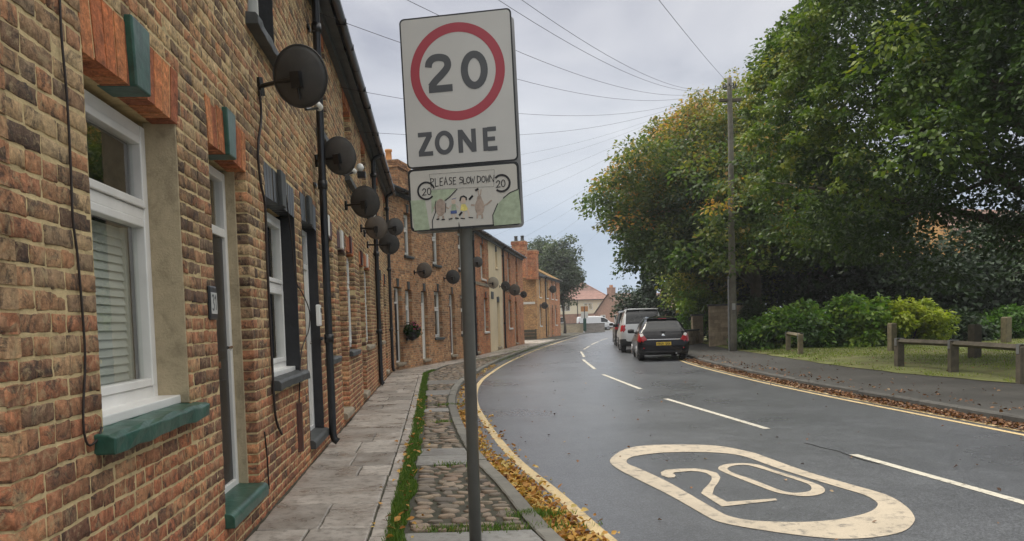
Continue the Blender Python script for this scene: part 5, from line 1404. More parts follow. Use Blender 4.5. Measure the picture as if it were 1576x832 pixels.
stone_wall('stone_wall',(8.7,38.2),(9.6,39.9),.75,.3,'low rubble wall just right of the black hatchback')
# ---------------------------------------------------------------- parked cars
M['carblack']=pm('black_car_paint',(.006,.006,.008),.16,var=.05,coat=.0,spec=.35); M['carsilver']=pm('silver_car_paint',(.60,.61,.60),.35,.35,var=.03,coat=.3)
M['carwhite']=pm('white_van_paint',(.72,.73,.74),.3,var=.03,coat=.3,dirt=.1); M['cargrey']=pm('dark_grey_car_paint',(.045,.05,.055),.3,.3,var=.05,coat=.4)
M['trim']=pm('black_plastic_trim',(.018,.018,.018),.6,var=.1); M['lampred']=pm('red_lamp_lens',(.36,.012,.018),.12,var=.1,coat=.5); M['lampclear']=pm('clear_lamp_lens',(.62,.58,.55),.12,var=.1,coat=.5)
M['plateyellow']=pm('yellow_number_plate',(.72,.50,.05),.45,var=.05); M['platetext']=pm('plate_black',(.012,.012,.012),.6,var=.05)
def car(name,label,cat,loc,rz,st,paint,spec,group=None):
    """st rows: y, zb, belt, roof, half width at sill, at belt, at roof. local +y is forward, rear at y=0"""
    o=empty(name,loc,rz,label,cat,group)
    st=np.array(st,float); ny=96; ys=np.unique(np.concatenate([np.linspace(st[0,0],st[-1,0],ny),st[:,0]]))
    P=np.stack([np.interp(ys,st[:,0],st[:,k]) for k in range(1,7)],1)
    for k in range(6):      # soften the profile
        for _ in range(2): P[1:-1,k]=.25*P[:-2,k]+.5*P[1:-1,k]+.25*P[2:,k]
    nr=None; rings=[]
    for (y,(zb,be,ro,ws,wb,wr)) in zip(ys,P):
        h=be-zb; g=ro-be
        half=[(0,zb),(ws*.7,zb),(ws*.93,zb+.02),(ws*.985,zb+.12*min(1,h/.5)),(ws,zb+h*.42),(ws*1.004,zb+h*.66),(wb*.995,zb+h*.88),(wb*.97,be),
              (wb*.97+(wr-wb*.97)*.30,be+g*.30),(wb*.97+(wr-wb*.97)*.62,be+g*.62),(wr*1.0,be+g*.86),(wr*.9,be+g*.965),(wr*.6,be+g*.995),(0,ro)]
        h2=np.array(catmull(half,3)); rings.append((y,h2))
    K=len(rings[0][1]); full=[]
    for (y,h2) in rings:
        pts=[(x,y,z) for x,z in h2]+[(-x,y,z) for x,z in h2[-2:0:-1]]; full.append(pts)
    R=len(full[0]); V=[p for f in full for p in f]
    cat_={}
    cf=spec['classify']
    for i in range(len(full)-1):
        for k in range(R):
            q=(i*R+k,i*R+(k+1)%R,(i+1)*R+(k+1)%R,(i+1)*R+k); c=np.mean([V[j] for j in q],axis=0)
            prm=P[i]; cat_.setdefault(cf(c,prm),[]).append(tuple(reversed(q)))
    cat_.setdefault('body',[]).append(tuple(range(R))); cat_['body'].append(tuple((len(full)-1)*R+k for k in range(R-1,-1,-1)))
    mats={'body':paint,'rear_window':'carglass','side_window':'carglass','windscreen':'carglass','bumper':spec.get('bumper','trim'),'tail_light':'lampred','headlight':'lampclear','reversing_light':'lampclear','grille':'trim','pillar':'trim'}
    def mk(nm,fs,mat,par):
        used=sorted(set(i for f in fs for i in f)); mp={u:i for i,u in enumerate(used)}
        b=MB().add([V[u] for u in used],[tuple(mp[i] for i in f) for f in fs]); return b.build(nm,M[mat],par,smooth=True)
    def sides(fs): 
        L=[f for f in fs if V[f[0]][0]+V[f[2]][0]<0]; Rr=[f for f in fs if not(V[f[0]][0]+V[f[2]][0]<0)]; return [s for s in (L,Rr) if s]
    for nm,fs in cat_.items():
        if nm in ('tail_light','headlight','side_window','reversing_light'):
            for s in sides(fs): mk(nm,s,mats[nm],o)
        else: mk(nm,fs,mats[nm],o)
    # wheels
    wr_=spec['wheel']; hw=spec['track']
    for y in spec['axles']:
        for sx in (-1,1):
            w=MB().lathe([(wr_*.62,-.10),(wr_*.93,-.10),(wr_,-.07),(wr_,.07),(wr_*.93,.10),(wr_*.62,.10)],(0,0,0),28)
            mx=Matrix.Translation((sx*(hw-.09),y,wr_))@Matrix.Rotation(rad(90),4,'Y'); w.xf(mx); t=w.build('wheel',M['rubber'],o,smooth=False)
            rm=MB().lathe([(wr_*.62,.0),(wr_*.64,.03),(wr_*.60,.05),(.06,.02),(.05,.06),(0,.06)],(0,0,0),20); rm.xf(Matrix.Translation((sx*(hw+.035),y,wr_))@Matrix.Rotation(rad(90*sx),4,'Y')); rm.build('rim',M['alloy'],t)
            # dark wheel arch lip
            ar=[(sx*(hw+.012),y+(wr_+.045)*math.cos(math.pi*i/16),wr_+(wr_+.045)*math.sin(math.pi*i/16)) for i in range(17)]
            MB().tube(ar,.03,6).build('wheel_arch',M['trim'],o,smooth=True)
    for sx in (-1,1):
        y,z,x=spec['mirror']; w=MB().lathe([(.0,-.11),(.07,-.10),(.085,0),(.07,.10),(0,.11)],(0,0,0),12); w.xf(Matrix.Translation((sx*(x+.12),y,z))@Matrix.Rotation(rad(90),4,'Y')@Matrix.Diagonal((.95,.7,1.1,1))); m_=w.build('door_mirror',M['trim' if paint!='carwhite' else 'carwhite'],o,smooth=True)
        MB().box(min(sx*(x-.05),sx*(x+.06)),max(sx*(x-.05),sx*(x+.06)),y-.02,y+.03,z-.08,z-.04).build('mirror_stalk',M['trim'],m_)
    return o
CH={'Y':[[(0,0),(.25,.5)],[(.5,0),(.25,.5),(.25,1)]],'R':[[(0,1),(0,0),(.4,.05),(.42,.4),(.0,.5)],[(.15,.5),(.45,1)]],'0':[[(.22,0),(.02,.25),(.02,.75),(.22,1),(.44,.75),(.44,.25),(.22,0)]],'9':[[(.44,.4),(.22,.5),(.02,.3),(.2,0),(.42,.15),(.44,.6),(.25,1),(.05,.95)]],
 'S':[[(.44,.08),(.1,.02),(.05,.38),(.4,.58),(.4,.95),(.02,.95)]],'N':[[(0,1),(0,0),(.44,1),(.44,0)]],'X':[[(0,0),(.46,1)],[(.46,0),(0,1)]],'K':[[(0,0),(0,1)],[(.45,0),(.03,.5),(.46,1)]],'5':[[(.44,0),(.05,0),(.03,.42),(.4,.45),(.42,.9),(.02,.98)]],'8':[[(.22,0),(.04,.22),(.4,.7),(.22,1),(.04,.72),(.4,.25),(.22,0)]]}
def number_plate(o,y,z,w,h,text,tilt=0):
    pl=MB().box(-w/2,w/2,y-.012,y,z-h/2,z+h/2).build('number_plate',M['plateyellow'],o,bevel=.006)
    mb=MB(); n=len(text); cw=(w-.05)/n; 
    for i,c in enumerate(text):
        if c==' ': continue
        for k,P in enumerate(CH[c]):
            for q in stroke([(-w/2+.03+i*cw+p[0]*cw*1.5,z+h*.34-p[1]*h*.68) for p in P],.014): mb.add([(p[0],y-.0135-.0004*k,p[1]) for p in q],[(0,1,2,3)])
    mb.build('plate_lettering',M['platetext'],pl)
def cls_hatch(c,p):
    x,y,z=c; be,ro=p[1],p[2]; ax=abs(x); g=ro-be
    if y<.34 and .68<z<.95 and ax>.56+max(0,(z-.76))*.75:
        return 'tail_light' if z<.86 or ax>.79 else 'reversing_light'
    if .16<y<.72 and z>be+.05 and ax<.66-.10*(z-.95)/.4 and z<1.42 and y<.66: return 'rear_window'
    if z>be+.03 and z<be+g*.88 and ax>.55 and .80<y<3.02 and g>.22:
        return 'pillar' if abs(y-1.75)<.05 else 'side_window'
    if z>be+.05 and 2.5<y<3.3 and ax<.58: return 'windscreen'
    if z<.36: return 'bumper'
    if y>3.95 and .55<z<.8 and ax>.4: return 'headlight'
    return 'body'
HATCH=[(0,.40,.60,.64,.60,.60,.52),(.025,.32,.70,.74,.74,.72,.60),(.07,.27,.86,.90,.815,.80,.66),(.13,.25,.93,.99,.85,.82,.655),(.20,.23,.95,1.08,.865,.835,.645),(.42,.2,.965,1.35,.872,.845,.57),(.56,.19,.97,1.455,.874,.85,.53),(.75,.19,.97,1.49,.876,.85,.52),(1.6,.18,.955,1.535,.876,.845,.54),(2.35,.18,.94,1.47,.876,.84,.57),(2.7,.19,.93,1.25,.875,.83,.60),(3.15,.2,.92,1.0,.873,.81,.62),(3.7,.2,.84,.88,.86,.77,.6),(4.05,.23,.74,.78,.82,.7,.55),(4.22,.32,.62,.66,.66,.6,.5)]
hx=at(1020,540,26.6); RZC=rad(-5.5)
hc=car('hatchback','black hatchback seen from behind, nearest of the parked cars, yellow plate','car',(hx[0],26.4,ZR),RZC,HATCH,'carblack',dict(classify=cls_hatch,wheel=.315,track=.80,axles=(.82,3.42),mirror=(2.75,1.0,.82)),'cars parked along the right kerb')
number_plate(hc,.008,.595,.50,.112,'YR09 SNX')
MB().box(-.56,.56,.012,.06,.728,.752).build('chrome_strip',M['chrome'],hc,bevel=.006)
em=MB().lathe([(0,0),(.06,0),(.066,.008),(.05,.014),(0,.016)],(0,0,0),24); em.xf(Matrix.Translation((0,.078,.86))@Matrix.Rotation(rad(90),4,'X')@Matrix.Diagonal((1,1,1,1))); emb=em.build('emblem',M['chrome'],hc)
mb=MB()
for k,P in enumerate(([(-.035,.02),(-.01,.035),(.02,.02),(.03,-.01)],[(-.03,-.01),(.0,.005),(.02,-.03)],[(-.005,.035),(.0,-.03)])):
    for q in stroke(P,.010): mb.add([(p[0],.067-.0004*k,.87+p[1]) for p in q],[(0,1,2,3)])
mb.build('emblem_figure',M['trim'],emb)
MB().tube([(-.02,.155,1.0),(-.12,.20,1.03),(-.22,.22,1.04)],.014,6).box(-.07,.06,.11,.16,.975,1.01).build('rear_wiper',M['trim'],hc)
MB().box(-.57,.57,.44,.62,1.435,1.462).build('roof_spoiler',M['carblack'],hc,bevel=.012)
MB().box(-.14,.14,.430,.445,1.438,1.458).build('brake_lamp',M['lampred'],hc)
MB().box(-.60,.60,.02,.06,.29,.40).build('bumper_insert',M['trim'],hc,bevel=.015)
for s in (-1,1): MB().box(s*.60-.09,s*.60+.09,.012,.04,.43,.47).build('reflector',M['lampred'],hc,bevel=.006)
MB().tube([(.42,.02,.27),(.42,.3,.27)],.03,10).build('exhaust',M['steel'],hc)
MB().tube([(0,1.0,1.47),(0,.86,1.62)],.005,5).build('aerial',M['trim'],hc)
for s in (-1,1): MB().tube([(s*.876,1.05,.86),(s*.893,1.10,.865),(s*.893,1.24,.865),(s*.876,1.29,.86)],.014,6).build('door_handle',M['carblack'],hc)
def cls_suv(c,p):
    x,y,z=c; be,ro=p[1],p[2]; ax=abs(x); g=ro-be
    if y<.30 and ax>.72 and .92<z<1.20: return 'tail_light'
    if y<.34 and 1.22<z<1.82 and ax<.68: return 'rear_window'
    if be+.04<z<be+g*.86 and ax>.58 and .42<y<3.1 and g>.3: return 'pillar' if min(abs(y-1.0),abs(y-1.95))<.06 else 'side_window'
    if z>be+.05 and 2.7<y<3.6 and ax<.66: return 'windscreen'
    if z<.62: return 'bumper'
    if y>4.2 and .75<z<1.0 and ax>.45: return 'headlight'
    return 'body'
SUV=[(0,.50,.80,.84,.70,.70,.62),(.03,.40,1.0,1.05,.84,.82,.72),(.07,.36,1.10,1.25,.90,.88,.74),(.16,.34,1.14,1.55,.93,.91,.72),(.28,.32,1.17,1.80,.94,.92,.70),(.42,.3,1.17,1.88,.945,.92,.70),(1.5,.3,1.16,1.92,.945,.92,.71),(2.5,.3,1.13,1.86,.945,.91,.69),(2.9,.31,1.11,1.58,.945,.9,.70),(3.4,.32,1.10,1.18,.94,.88,.72),(4.1,.33,1.0,1.04,.92,.84,.68),(4.4,.36,.9,.94,.88,.78,.62),(4.55,.45,.75,.8,.74,.68,.55)]
sx_=at(989,520,33.2); sv=car('suv','silver four wheel drive parked between the black hatchback and a farther car','car',(sx_[0],33.2,ZR),RZC,SUV,'carsilver',dict(classify=cls_suv,wheel=.37,track=.86,axles=(.9,3.55),mirror=(3.05,1.18,.9)),'cars parked along the right kerb')
number_plate(sv,.02,.80,.50,.112,'YK58 SNR')
MB().box(-.70,.70,.20,.42,1.845,1.88).build('roof_spoiler',M['carsilver'],sv,bevel=.015)
for s in (-1,1): MB().tube([(s*.62,.6,1.88),(s*.62,.7,1.955),(s*.62,2.5,1.94),(s*.62,2.6,1.86)],.022,6).build('roof_rail',M['trim'],sv)
MB().tube([(.0,.10,1.25),(.2,.12,1.28),(.42,.13,1.28)],.015,6).build('rear_wiper',M['trim'],sv)
cx_=at(973,515,41.5); c3=car('suv','dark car parked farthest along the kerb, only its left edge showing','car',(cx_[0],41.3,ZR),RZC,SUV,'cargrey',dict(classify=cls_suv,wheel=.37,track=.86,axles=(.9,3.55),mirror=(3.05,1.18,.9)),'cars parked along the right kerb')
def cls_van(c,p):
    x,y,z=c; be,ro=p[1],p[2]; ax=abs(x); g=ro-be
    if be+.04<z<be+g*.82 and ax>.6 and 3.0<y<3.95 and g>.3: return 'side_window'
    if z>be+.05 and 3.7<y<4.4 and ax<.68: return 'windscreen'
    if z<.42: return 'bumper'
    if y<.1 and ax>.7 and .8<z<1.2: return 'tail_light'
    if y>4.6 and .62<z<.86 and ax>.45: return 'headlight'
    return 'body'
VAN=[(0,.45,.9,1.6,.86,.86,.74),(.04,.36,1.0,1.84,.90,.9,.76),(.12,.32,1.05,1.9,.92,.9,.76),(2.6,.3,1.05,1.94,.92,.9,.77),(3.3,.3,1.04,1.86,.92,.89,.75),(3.8,.31,1.03,1.55,.91,.87,.74),(4.3,.32,1.02,1.10,.9,.84,.72),(4.8,.35,.9,.94,.85,.76,.64),(5.0,.45,.7,.75,.68,.62,.52)]
vp=at(900,500,103); van=car('van','white panel van facing right behind the grey garden wall at the road end','van',(vp[0]-.8,104.5,ZR),rad(-84),VAN,'carwhite',dict(classify=cls_van,wheel=.33,track=.84,axles=(.85,3.95),mirror=(3.9,1.12,.88)))
# ---------------------------------------------------------------- trees and shrubs
def leaves(name,C,rad3,nper,size,mat,val,parent=None,droop=.35,flatness=.55,up=.55,stretch=1.0):
    """C (k,3) clump centres, rad3 (k,3) clump radii, nper leaves each"""
    k=len(C); n=k*nper; ci=np.repeat(np.arange(k),nper)
    d=RNG.normal(0,1,(n,3)); d/=np.linalg.norm(d,axis=1)[:,None]; rr=RNG.random(n)**(1/2.2)
    off=d*rr[:,None]*rad3[ci]; P=C[ci]+off
    P[:,2]-=droop*(np.hypot(off[:,0],off[:,1])**2)/np.maximum(rad3[ci][:,0],.1)
    out=d.copy(); out[:,2]=out[:,2]*.4-.25-.3*RNG.random(n); out+=RNG.normal(0,.45,(n,3)); out/=np.linalg.norm(out,axis=1)[:,None]
    nz=RNG.normal(0,.55,(n,3)); nz[:,2]+=up+.4; nz+=d*.35; nz-=out*(nz*out).sum(1)[:,None]; nz/=np.linalg.norm(nz,axis=1)[:,None]
    b=np.cross(nz,out); s=(size*RNG.uniform(.6,1.35,n))[:,None]
    V=np.empty((n,4,3)); V[:,0]=P; V[:,1]=P+out*s*.52*stretch+b*s*.36+nz*s*.10; V[:,2]=P+out*s*1.05*stretch-nz*s*.06; V[:,3]=P+out*s*.52*stretch-b*s*.36+nz*s*.10
    v=val(C,ci,P,n) if callable(val) else val
    return np_mesh(name,V.reshape(-1,3),np.arange(n*4).reshape(-1,4),M[mat],parent,a=np.clip(v,0,1))
def lumps(k,c,r,seed,shell=.55,lob=.2,zmin=None,bias=None):
    """clump centres in a lumpy ellipsoid"""
    g=np.random.default_rng(seed); d=g.normal(0,1,(k*3,3)); d/=np.linalg.norm(d,axis=1)[:,None]
    f=1+lob*(np.sin(d[:,0]*5.1+seed)+np.sin(d[:,1]*6.3+seed*2)+np.sin(d[:,2]*7.7+seed*3)+.7*np.sin(d[:,0]*11+d[:,2]*9))/2.6
    t=shell+(1-shell)*g.random(k*3)**.6
    P=np.array(c)+d*np.array(r)*(t*f)[:,None]
    if zmin is not None: P=P[P[:,2]>zmin]
    if bias is not None: P=P[bias(P)]
    return P[:k]
def limbs(name,parent,base,top,r0,targets,mat='bark',seed=1,curve=.25):
    r=random.Random(seed); mb=MB(); base=Vector(base); top=Vector(top)
    n=9; path=[base.lerp(top,i/(n-1))+Vector((r.uniform(-.1,.1),r.uniform(-.1,.1),0))*(1 if 0<i<n-1 else 0) for i in range(n)]
    rads=[r0*(1.35 if i==0 else 1-.72*i/(n-1)) for i in range(n)]
    mb.tube([tuple(p) for p in path],rads,12); tr=mb.build('trunk',M[mat],parent,smooth=True)
    lb=MB()
    for t in targets:
        t=Vector(tuple(t)); f=r.uniform(.3,.95); s=base.lerp(top,f); m_=s.lerp(t,.5)+Vector((0,0,r.uniform(.1,.5)*curve*(t-s).length))
        P=[s,s.lerp(m_,.5)+Vector((r.uniform(-.1,.1),r.uniform(-.1,.1),.05)),m_,m_.lerp(t,.55)+Vector((r.uniform(-.1,.1),r.uniform(-.1,.1),.05)),t]
        q=r0*(1-.6*f)*.55; lb.tube([tuple(p) for p in P],[q,q*.75,q*.5,q*.3,q*.12],6)
    lb.build('limbs',M[mat],tr,smooth=True); return tr
def tree(name,label,cat,base,c,r,k,nper,cr,size,mat,val,seed,trunk=.3,group=None,shell=.45,zmin=None,droop=.35,lob=.2,bias=None,stretch=1.0,ntar=40):
    o=empty(name,(base[0],base[1],0),0,label,cat,group); b=np.array([base[0],base[1],0])
    C=lumps(k,c,r,seed,shell,lob,zmin,bias); g=np.random.default_rng(seed+5)
    rr=np.stack([g.uniform(.75,1.35,len(C))*cr,g.uniform(.75,1.35,len(C))*cr,g.uniform(.4,.7,len(C))*cr],1)
    leaves('crown',C-b,rr,nper,size,mat,val,o,droop,stretch=stretch)
    tp_=(c[0]-b[0],c[1]-b[1],c[2]+r[2]*.35)
    limbs('trunk',o,(0,0,-.15),tp_,trunk,[(C[i]-b) for i in g.choice(len(C),min(ntar,len(C)),False)],seed=seed)
    return o
GT='trees over the right side of the road'
# autumn tree behind the telegraph pole
c1=np.array([10.9,37.2,6.9]); r1=np.array([6.7,5.8,4.75])
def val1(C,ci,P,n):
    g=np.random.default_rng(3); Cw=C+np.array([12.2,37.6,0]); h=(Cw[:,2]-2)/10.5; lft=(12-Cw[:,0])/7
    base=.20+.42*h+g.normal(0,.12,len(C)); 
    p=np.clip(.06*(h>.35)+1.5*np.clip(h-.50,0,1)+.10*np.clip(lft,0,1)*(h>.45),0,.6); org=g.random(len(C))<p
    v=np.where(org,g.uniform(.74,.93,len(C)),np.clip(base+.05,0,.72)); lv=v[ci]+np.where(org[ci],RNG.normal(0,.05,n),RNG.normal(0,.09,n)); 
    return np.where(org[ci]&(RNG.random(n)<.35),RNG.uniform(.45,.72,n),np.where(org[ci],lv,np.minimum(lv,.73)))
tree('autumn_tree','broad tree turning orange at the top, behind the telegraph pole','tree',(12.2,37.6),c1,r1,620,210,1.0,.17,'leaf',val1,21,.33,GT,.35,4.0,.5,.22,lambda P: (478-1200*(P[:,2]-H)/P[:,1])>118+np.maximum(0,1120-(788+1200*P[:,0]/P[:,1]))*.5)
# low front sprays that cross the pole
o1=[o for o in COL.objects if o.name.startswith('autumn_tree')][0]; g=np.random.default_rng(15); CS=[];RS=[]
for i in range(46):
    c=np.array([g.uniform(6.6,11.4),g.uniform(28.6,31.6),g.uniform(3.4,7.6)]); c[2]-=.25*max(0,30.3-c[1])
    CS.append(c); RS.append((.75,.6,.34))
CS=np.array(CS)
leaves('front_sprays',CS-np.array([12.2,37.6,0]),np.array(RS),75,.17,'leaf',lambda C,ci,P,n: np.clip((g.normal(.5,.14,len(C)))[ci]+RNG.normal(0,.09,n)+.3*(g.random(len(C))<.14)[ci],0,.93),o1,.3)
# big drooping lime at the right
c2=np.array([15.0,19.6,7.8]); r2=np.array([7.6,7.2,6.6])
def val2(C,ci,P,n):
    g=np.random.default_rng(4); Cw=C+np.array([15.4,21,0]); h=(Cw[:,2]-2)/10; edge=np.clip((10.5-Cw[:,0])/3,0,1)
    v=.08+.20*np.clip(h,0,1)+.48*edge+g.normal(0,.12,len(C)); return v[ci]+RNG.normal(0,.09,n)  # paler leaves on the street side and top imitate the lit edge
def sil(P):
    # the crown leans away from the road at its top
    px=788+1200*P[:,0]/P[:,1]; py=478-1200*(P[:,2]-H)/P[:,1]
    return px>1150+np.clip(110-py,0,300)*.85
def b2(P):
    # thinner on the lower right, where sky and brick show through
    g=np.random.default_rng(9); px=788+1200*P[:,0]/P[:,1]; py=478-1200*(P[:,2]-H)/P[:,1]
    hole=((px-1472)/48)**2+((py-372)/40)**2<1
    thin=(px>1450)&(py>170)&(py<410); return ~(thin&(g.random(len(P))<.60))&sil(P)&~hole
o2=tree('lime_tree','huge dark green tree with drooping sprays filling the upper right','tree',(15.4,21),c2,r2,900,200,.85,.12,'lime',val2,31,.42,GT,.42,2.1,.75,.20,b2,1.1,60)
# long hanging sprays on its street side
g=np.random.default_rng(77); CS=[];RS=[]
for i in range(150):
    a=g.uniform(2.3,4.6); e=g.uniform(-.35,1.0); d=np.array([math.cos(a)*math.cos(e),math.sin(a)*math.cos(e),math.sin(e)]); s=c2+d*r2*.93
    h=np.array([d[0],d[1],0]); h/=np.hypot(*h[:2]); L=g.uniform(1.0,2.3)
    for t in np.linspace(0,1,6):
        CS.append(s+h*L*t*.8+np.array([0,0,.25*t-L*.85*t*t])+g.normal(0,.06,3)); q=.36*(1-.45*t); RS.append((q,q,q*.6))
CS=np.array(CS); RS=np.array(RS); kp=(CS[:,2]>2.0)&sil(CS); CS,RS=CS[kp],RS[kp]
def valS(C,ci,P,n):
    g=np.random.default_rng(5); Cw=C+np.array([15.4,21,0]); e=np.clip((10.5-Cw[:,0])/3.5,0,1); w=np.repeat(g.normal(0,.12,len(C)//6+1),6)[:len(C)]; return (.22+.46*e+w)[ci]+RNG.normal(0,.08,n)  # lit street-side edge put into the spray leaf values
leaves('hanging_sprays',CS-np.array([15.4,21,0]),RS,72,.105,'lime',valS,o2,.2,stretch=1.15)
# boughs added mostly out of view, to shade the tree's visible side
g=np.random.default_rng(91); CO=lumps(150,(13.8,11.2,8.8),(5.6,3.8,2.0),92,.1,.15); px_=788+1200*CO[:,0]/np.maximum(CO[:,1],1)
CO=CO[(px_>1330)&(CO[:,2]>6.0)]
leaves('shading_boughs',CO-np.array([15.4,21,0]),np.tile([1.0,1.0,.5],(len(CO),1)),170,.12,'lime',lambda C,ci,P,n:RNG.normal(.3,.12,len(C))[ci]+RNG.normal(0,.09,n),o2,.4)
lb=MB(); r9=random.Random(5)
for q in CO[::9]:
    s=Vector((15.4,21,r9.uniform(4.5,8))); t=Vector(tuple(q)); m_=s.lerp(t,.5)+Vector((0,0,.8)); lb.tube([tuple(p-Vector((15.4,21,0))) for p in (s,s.lerp(m_,.5)+Vector((0,0,.2)),m_,m_.lerp(t,.5)+Vector((0,0,.2)),t)],[.13,.10,.07,.045,.02],6)
lb.build('shading_bough_limbs',M['bark'],o2,smooth=True)
# darker trees behind
vd=lambda C,ci,P,n: RNG.normal(.34,.18,len(C))[ci]+RNG.normal(0,.1,n)
tree('dark_tree','dark tree filling the gap behind the telegraph pole and laurel','tree',(15.5,41),(15.5,41,5.5),(5.5,4.5,5.0),260,110,1.1,.28,'darkleaf',vd,41,.3,GT,.2,.8)
tree('dark_tree','dark tree in the shade behind the golden shrub','tree',(21.5,38),(21.5,38,2.2),(4.6,3.6,2.1),240,110,1.1,.27,'darkleaf',vd,42,.3,GT,.2,.6)
tree('dark_tree','dark low tree at the right edge behind the bollards','tree',(27.5,40),(27.5,40,3.4),(5,3.6,3.2),170,110,1.0,.27,'darkleaf',vd,43,.28,GT,.2,.5)
# conifer and light green tree past the cars
def cone_tree(name,label,base,h,r0,k,nper,seed):
    o=empty(name,(base[0],base[1],0),0,label,'tree',GT); g=np.random.default_rng(seed); z=h*(.06+.94*g.random(k)**.9); a=g.uniform(0,6.28,k); rr=r0*(1-z/h)**.75*g.uniform(.55,1.05,k)
    C=np.stack([rr*np.cos(a),rr*np.sin(a),z],1); leaves('crown',C,np.tile([.45,.45,.6],(k,1)),nper,.24,'conifer',lambda C,ci,P,n:RNG.normal(.5,.2,n),o,.1,up=.1)
    MB().tube([(0,0,-.1),(0,0,h*.9)],[.2,.04],10).build('trunk',M['bark'],o,smooth=True); return o
cone_tree('conifer','tall dark conifer at the left end of the greenery, beyond the silver car',(10.3,51),9.5,2.1,190,60,51)
vy=lambda C,ci,P,n: (RNG.normal(.84,.12,len(C)))[ci]+.2*np.clip((C[ci][:,2]-3)/3,0,1)+RNG.normal(0,.1,n)
tree('light_green_tree','loose light green tree above the roof of the black hatchback','tree',(11.9,44.5),(11.5,44.5,3.9),(2.9,2.6,3.0),150,90,.75,.2,'lime',vy,52,.16,GT,.25,.5)
tree('light_green_tree','yellowish green tree between the hatchback and the stone wall','tree',(13.2,40.5),(12.4,40.5,4.2),(2.3,2.2,3.2),120,90,.7,.2,'lime',lambda C,ci,P,n:vy(C,ci,P,n)-.05,53,.14,GT,.25,.6)
tree('dark_hedge_tree','small dark rounded bush tree just above the silver car roof','tree',(10.2,58),(9.6,58,2.2),(1.9,1.9,1.5),70,80,.7,.22,'darkleaf',vd,54,.12,GT,.2,.4)
# street trees at the far end of the terrace
vg=lambda C,ci,P,n: RNG.normal(.5,.2,len(C))[ci]+RNG.normal(0,.1,n)
tree('street_tree','grey green street tree standing clear at the end of the brick terrace','tree',(6.0,87),(5.75,87,6.6),(2.15,2.2,4.0),190,70,.75,.26,'greyleaf',vg,61,.14,'trees behind the terrace end',.3,2.4,.3)
tree('street_tree','grey green tree rising behind the roof and chimneys of the terrace','tree',(3.6,96),(3.6,96,7.6),(3.4,3.0,4.6),190,70,.95,.3,'greyleaf',vg,62,.22,'trees behind the terrace end',.3,2.2,.3)
# shrubs at the back of the lawn
def shrub(label,c,r,k,nper,cr,size,mat,seed,val=None,name='shrub'):
    o=empty(name,(c[0],c[1],0),0,label,'shrub','shrubs at the back of the lawn'); b=np.array([c[0],c[1],0])
    C=lumps(k,(c[0],c[1],r[2]*.45),r,seed,.5,.16,.08); g=np.random.default_rng(seed); rr=np.tile([cr,cr,cr*.6],(len(C),1))*g.uniform(.7,1.3,(len(C),1))
    leaves('foliage',C-b,rr,nper,size,mat,val or (lambda C,ci,P,n:(RNG.normal(.42,.16,len(C))+.25*np.clip(C[:,2]-.9,0,1))[ci]+RNG.normal(0,.12,n)),o,.35,up=.9)
    mb=MB(); rr_=random.Random(seed)
    for i in range(9): 
        a=rr_.uniform(0,6.28); mb.tube([(0,0,0),(.3*r[0]*math.cos(a),.3*r[1]*math.sin(a),r[2]*.5),(.6*r[0]*math.cos(a+.3),.6*r[1]*math.sin(a+.3),r[2]*.95)],[.04,.025,.008],5)
    mb.build('stems',M['bark'],o,smooth=True); return o
shrub('dense glossy green laurel directly behind the short pale rail',(11.3,30.6),(1.7,1.2,1.25),105,95,.42,.19,'laurel',71)
shrub('bright green laurel between the short rail and the golden shrub',(13.7,30.8),(1.8,1.2,1.4),110,95,.42,.19,'laurel',72,lambda C,ci,P,n:(RNG.normal(.68,.15,len(C)))[ci]+RNG.normal(0,.12,n))
shrub('golden yellow green shrub behind the left bollard',(15.7,30.6),(1.35,1.0,1.3),85,110,.36,.15,'yellowleaf',73,lambda C,ci,P,n:(RNG.normal(.55,.15,len(C))+.2*np.clip(C[:,2]-.8,0,1))[ci]+RNG.normal(0,.12,n))
shrub('low dark shrub to the right of the golden shrub',(18.2,32.5),(1.7,1.0,1.0),50,80,.42,.17,'darkleaf',74,lambda C,ci,P,n:(RNG.normal(.6,.15,len(C)))[ci]+RNG.normal(0,.12,n))
shrub('low green shrub behind the tall right bollard',(21.5,34.0),(2.0,1.0,.95),55,80,.42,.17,'laurel',75,lambda C,ci,P,n:(RNG.normal(.25,.12,len(C)))[ci]+RNG.normal(0,.1,n))
shrub('low ivy and weeds at the foot of the telegraph pole',(9.75,31.2),(1.0,.9,.85),42,90,.34,.13,'laurel',76,lambda C,ci,P,n:(RNG.normal(.3,.16,len(C)))[ci]+np.where(RNG.random(n)<.06,.5,0)+RNG.normal(0,.1,n))
shrub('dark ivy spilling over the right end of the stone wall',(10.75,34.6),(.55,.5,1.5),42,90,.36,.15,'darkleaf',77)
shrub('rounded green bush behind the gap between the gate pier and the stone wall',(10.4,42.6),(1.5,1.0,2.0),60,90,.42,.18,'laurel',78)
# ---------------------------------------------------------------- sky, sun, camera
w=bpy.data.worlds.new('World'); scene.world=w; w.use_nodes=True; nt=w.node_tree
for n in list(nt.nodes): nt.nodes.remove(n)
SUN_EL,SUN_AZ=rad(56),rad(-48)     # azimuth measured from +Y towards +X
out=N(nt,'ShaderNodeOutputWorld'); bg=N(nt,'ShaderNodeBackground'); nt.links.new(bg.outputs[0],out.inputs[0]); bg.inputs['Strength'].default_value=.1
sky=N(nt,'ShaderNodeTexSky'); sky.sky_type='NISHITA'; sky.sun_disc=False; sky.sun_elevation=SUN_EL; sky.sun_rotation=SUN_AZ
co=N(nt,'ShaderNodeTexCoord'); sep=N(nt,'ShaderNodeSeparateXYZ'); nt.links.new(co.outputs['Generated'],sep.inputs[0])
z=math_(nt,'MAXIMUM',sep.outputs['Z'],0.0)
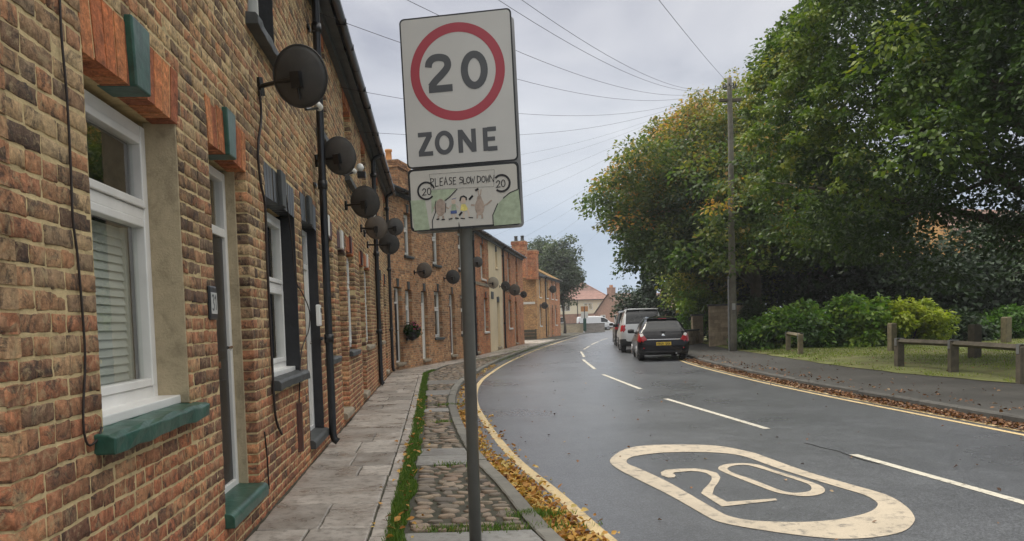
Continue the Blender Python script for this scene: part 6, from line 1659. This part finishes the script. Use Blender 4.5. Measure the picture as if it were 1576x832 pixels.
# overcast: brighter towards the zenith
grad=ramp(nt,z,[(0,(3.9,4.1,4.35)),(.06,(3.7,4.0,4.4)),(.16,(3.75,3.92,4.3)),(.30,(3.6,3.65,3.95)),(.42,(4.2,4.15,4.3)),(.6,(10.,9.8,9.4)),(1,(17.5,17.,16.)) ])
mp=N(nt,'ShaderNodeMapping'); mp.inputs['Scale'].default_value=(1.0,1.0,2.8); nt.links.new(co.outputs['Generated'],mp.inputs[0])
n1=noise(nt,2.6,7,.55,mp.outputs[0],.4); n2=noise(nt,1.3,4,.5,mp.outputs[0])
cl=mix(nt,1.0,grad,ramp(nt,n1,[(.36,(.76,.77,.80)),(.50,(1,1,1)),(.64,(1.17,1.16,1.13))]),'MULTIPLY')
cl=mix(nt,1.0,cl,ramp(nt,n2,[(.36,(.84,.845,.875)),(.52,(1,1,1)),(.66,(1.10,1.10,1.08))]),'MULTIPLY')
# thin breaks low down where the blue shows
low=ramp(nt,z,[(.015,1.0),(.10,0.55),(.18,0.0)]); br=ramp(nt,n2,[(.44,0.0),(.60,.8)]); f=math_(nt,'MULTIPLY',low,br)
cl=mix(nt,f,cl,(2.5,3.4,4.7))
fin=mix(nt,.10,cl,sky.outputs[0]); nt.links.new(fin,bg.inputs['Color'])
sun=bpy.data.lights.new('sun','SUN'); sun.energy=1.5; sun.angle=rad(18); sun.color=(1.0,.93,.80)
so=bpy.data.objects.new('sun',sun); COL.objects.link(so)
dirv=Vector((math.sin(SUN_AZ)*math.cos(SUN_EL),math.cos(SUN_AZ)*math.cos(SUN_EL),math.sin(SUN_EL)))
so.rotation_euler=dirv.to_track_quat('Z','Y').to_euler()
hz=MB().box(-175,175,-65,305,-1.25,24.0).build('haze',M['slate']); tag(hz,'thin pale haze that softens the far end of the street','haze',kind='stuff')
hm=bpy.data.materials.new('thin_haze'); hm.use_nodes=True; hn=hm.node_tree
for n in list(hn.nodes): hn.nodes.remove(n)
ho=N(hn,'ShaderNodeOutputMaterial'); hv=N(hn,'ShaderNodeVolumePrincipled'); hv.inputs['Density'].default_value=.0007; hv.inputs['Color'].default_value=(.93,.95,1,1); hv.inputs['Anisotropy'].default_value=.3
hn.links.new(hv.outputs[0],ho.inputs['Volume']); hz.data.materials.clear(); hz.data.materials.append(hm)
cam=bpy.data.cameras.new('camera'); cob=bpy.data.objects.new('camera',cam); COL.objects.link(cob); scene.camera=cob
mm=Matrix(((RT[0],UP[0],-FW[0],0),(RT[1],UP[1],-FW[1],0),(RT[2],UP[2],-FW[2],H),(0,0,0,1))); cob.matrix_world=mm
cam.sensor_width=36; cam.lens=F_/1576*36; cam.shift_x=0; cam.shift_y=(CY_-416)/1576; cam.clip_start=.05; cam.clip_end=5000
vs=scene.view_settings; vs.view_transform='Standard'; vs.look='None'; vs.exposure=0.72; vs.gamma=1.0; vs.use_curve_mapping=False
scene.render.engine='CYCLES'; cy=scene.cycles; cy.max_bounces=7; cy.diffuse_bounces=3; cy.glossy_bounces=3; cy.transmission_bounces=4; cy.transparent_max_bounces=8; cy.caustics_reflective=False; cy.caustics_refractive=False
cy.use_denoising=True
try: cy.denoiser='OPENIMAGEDENOISE'
except Exception: pass
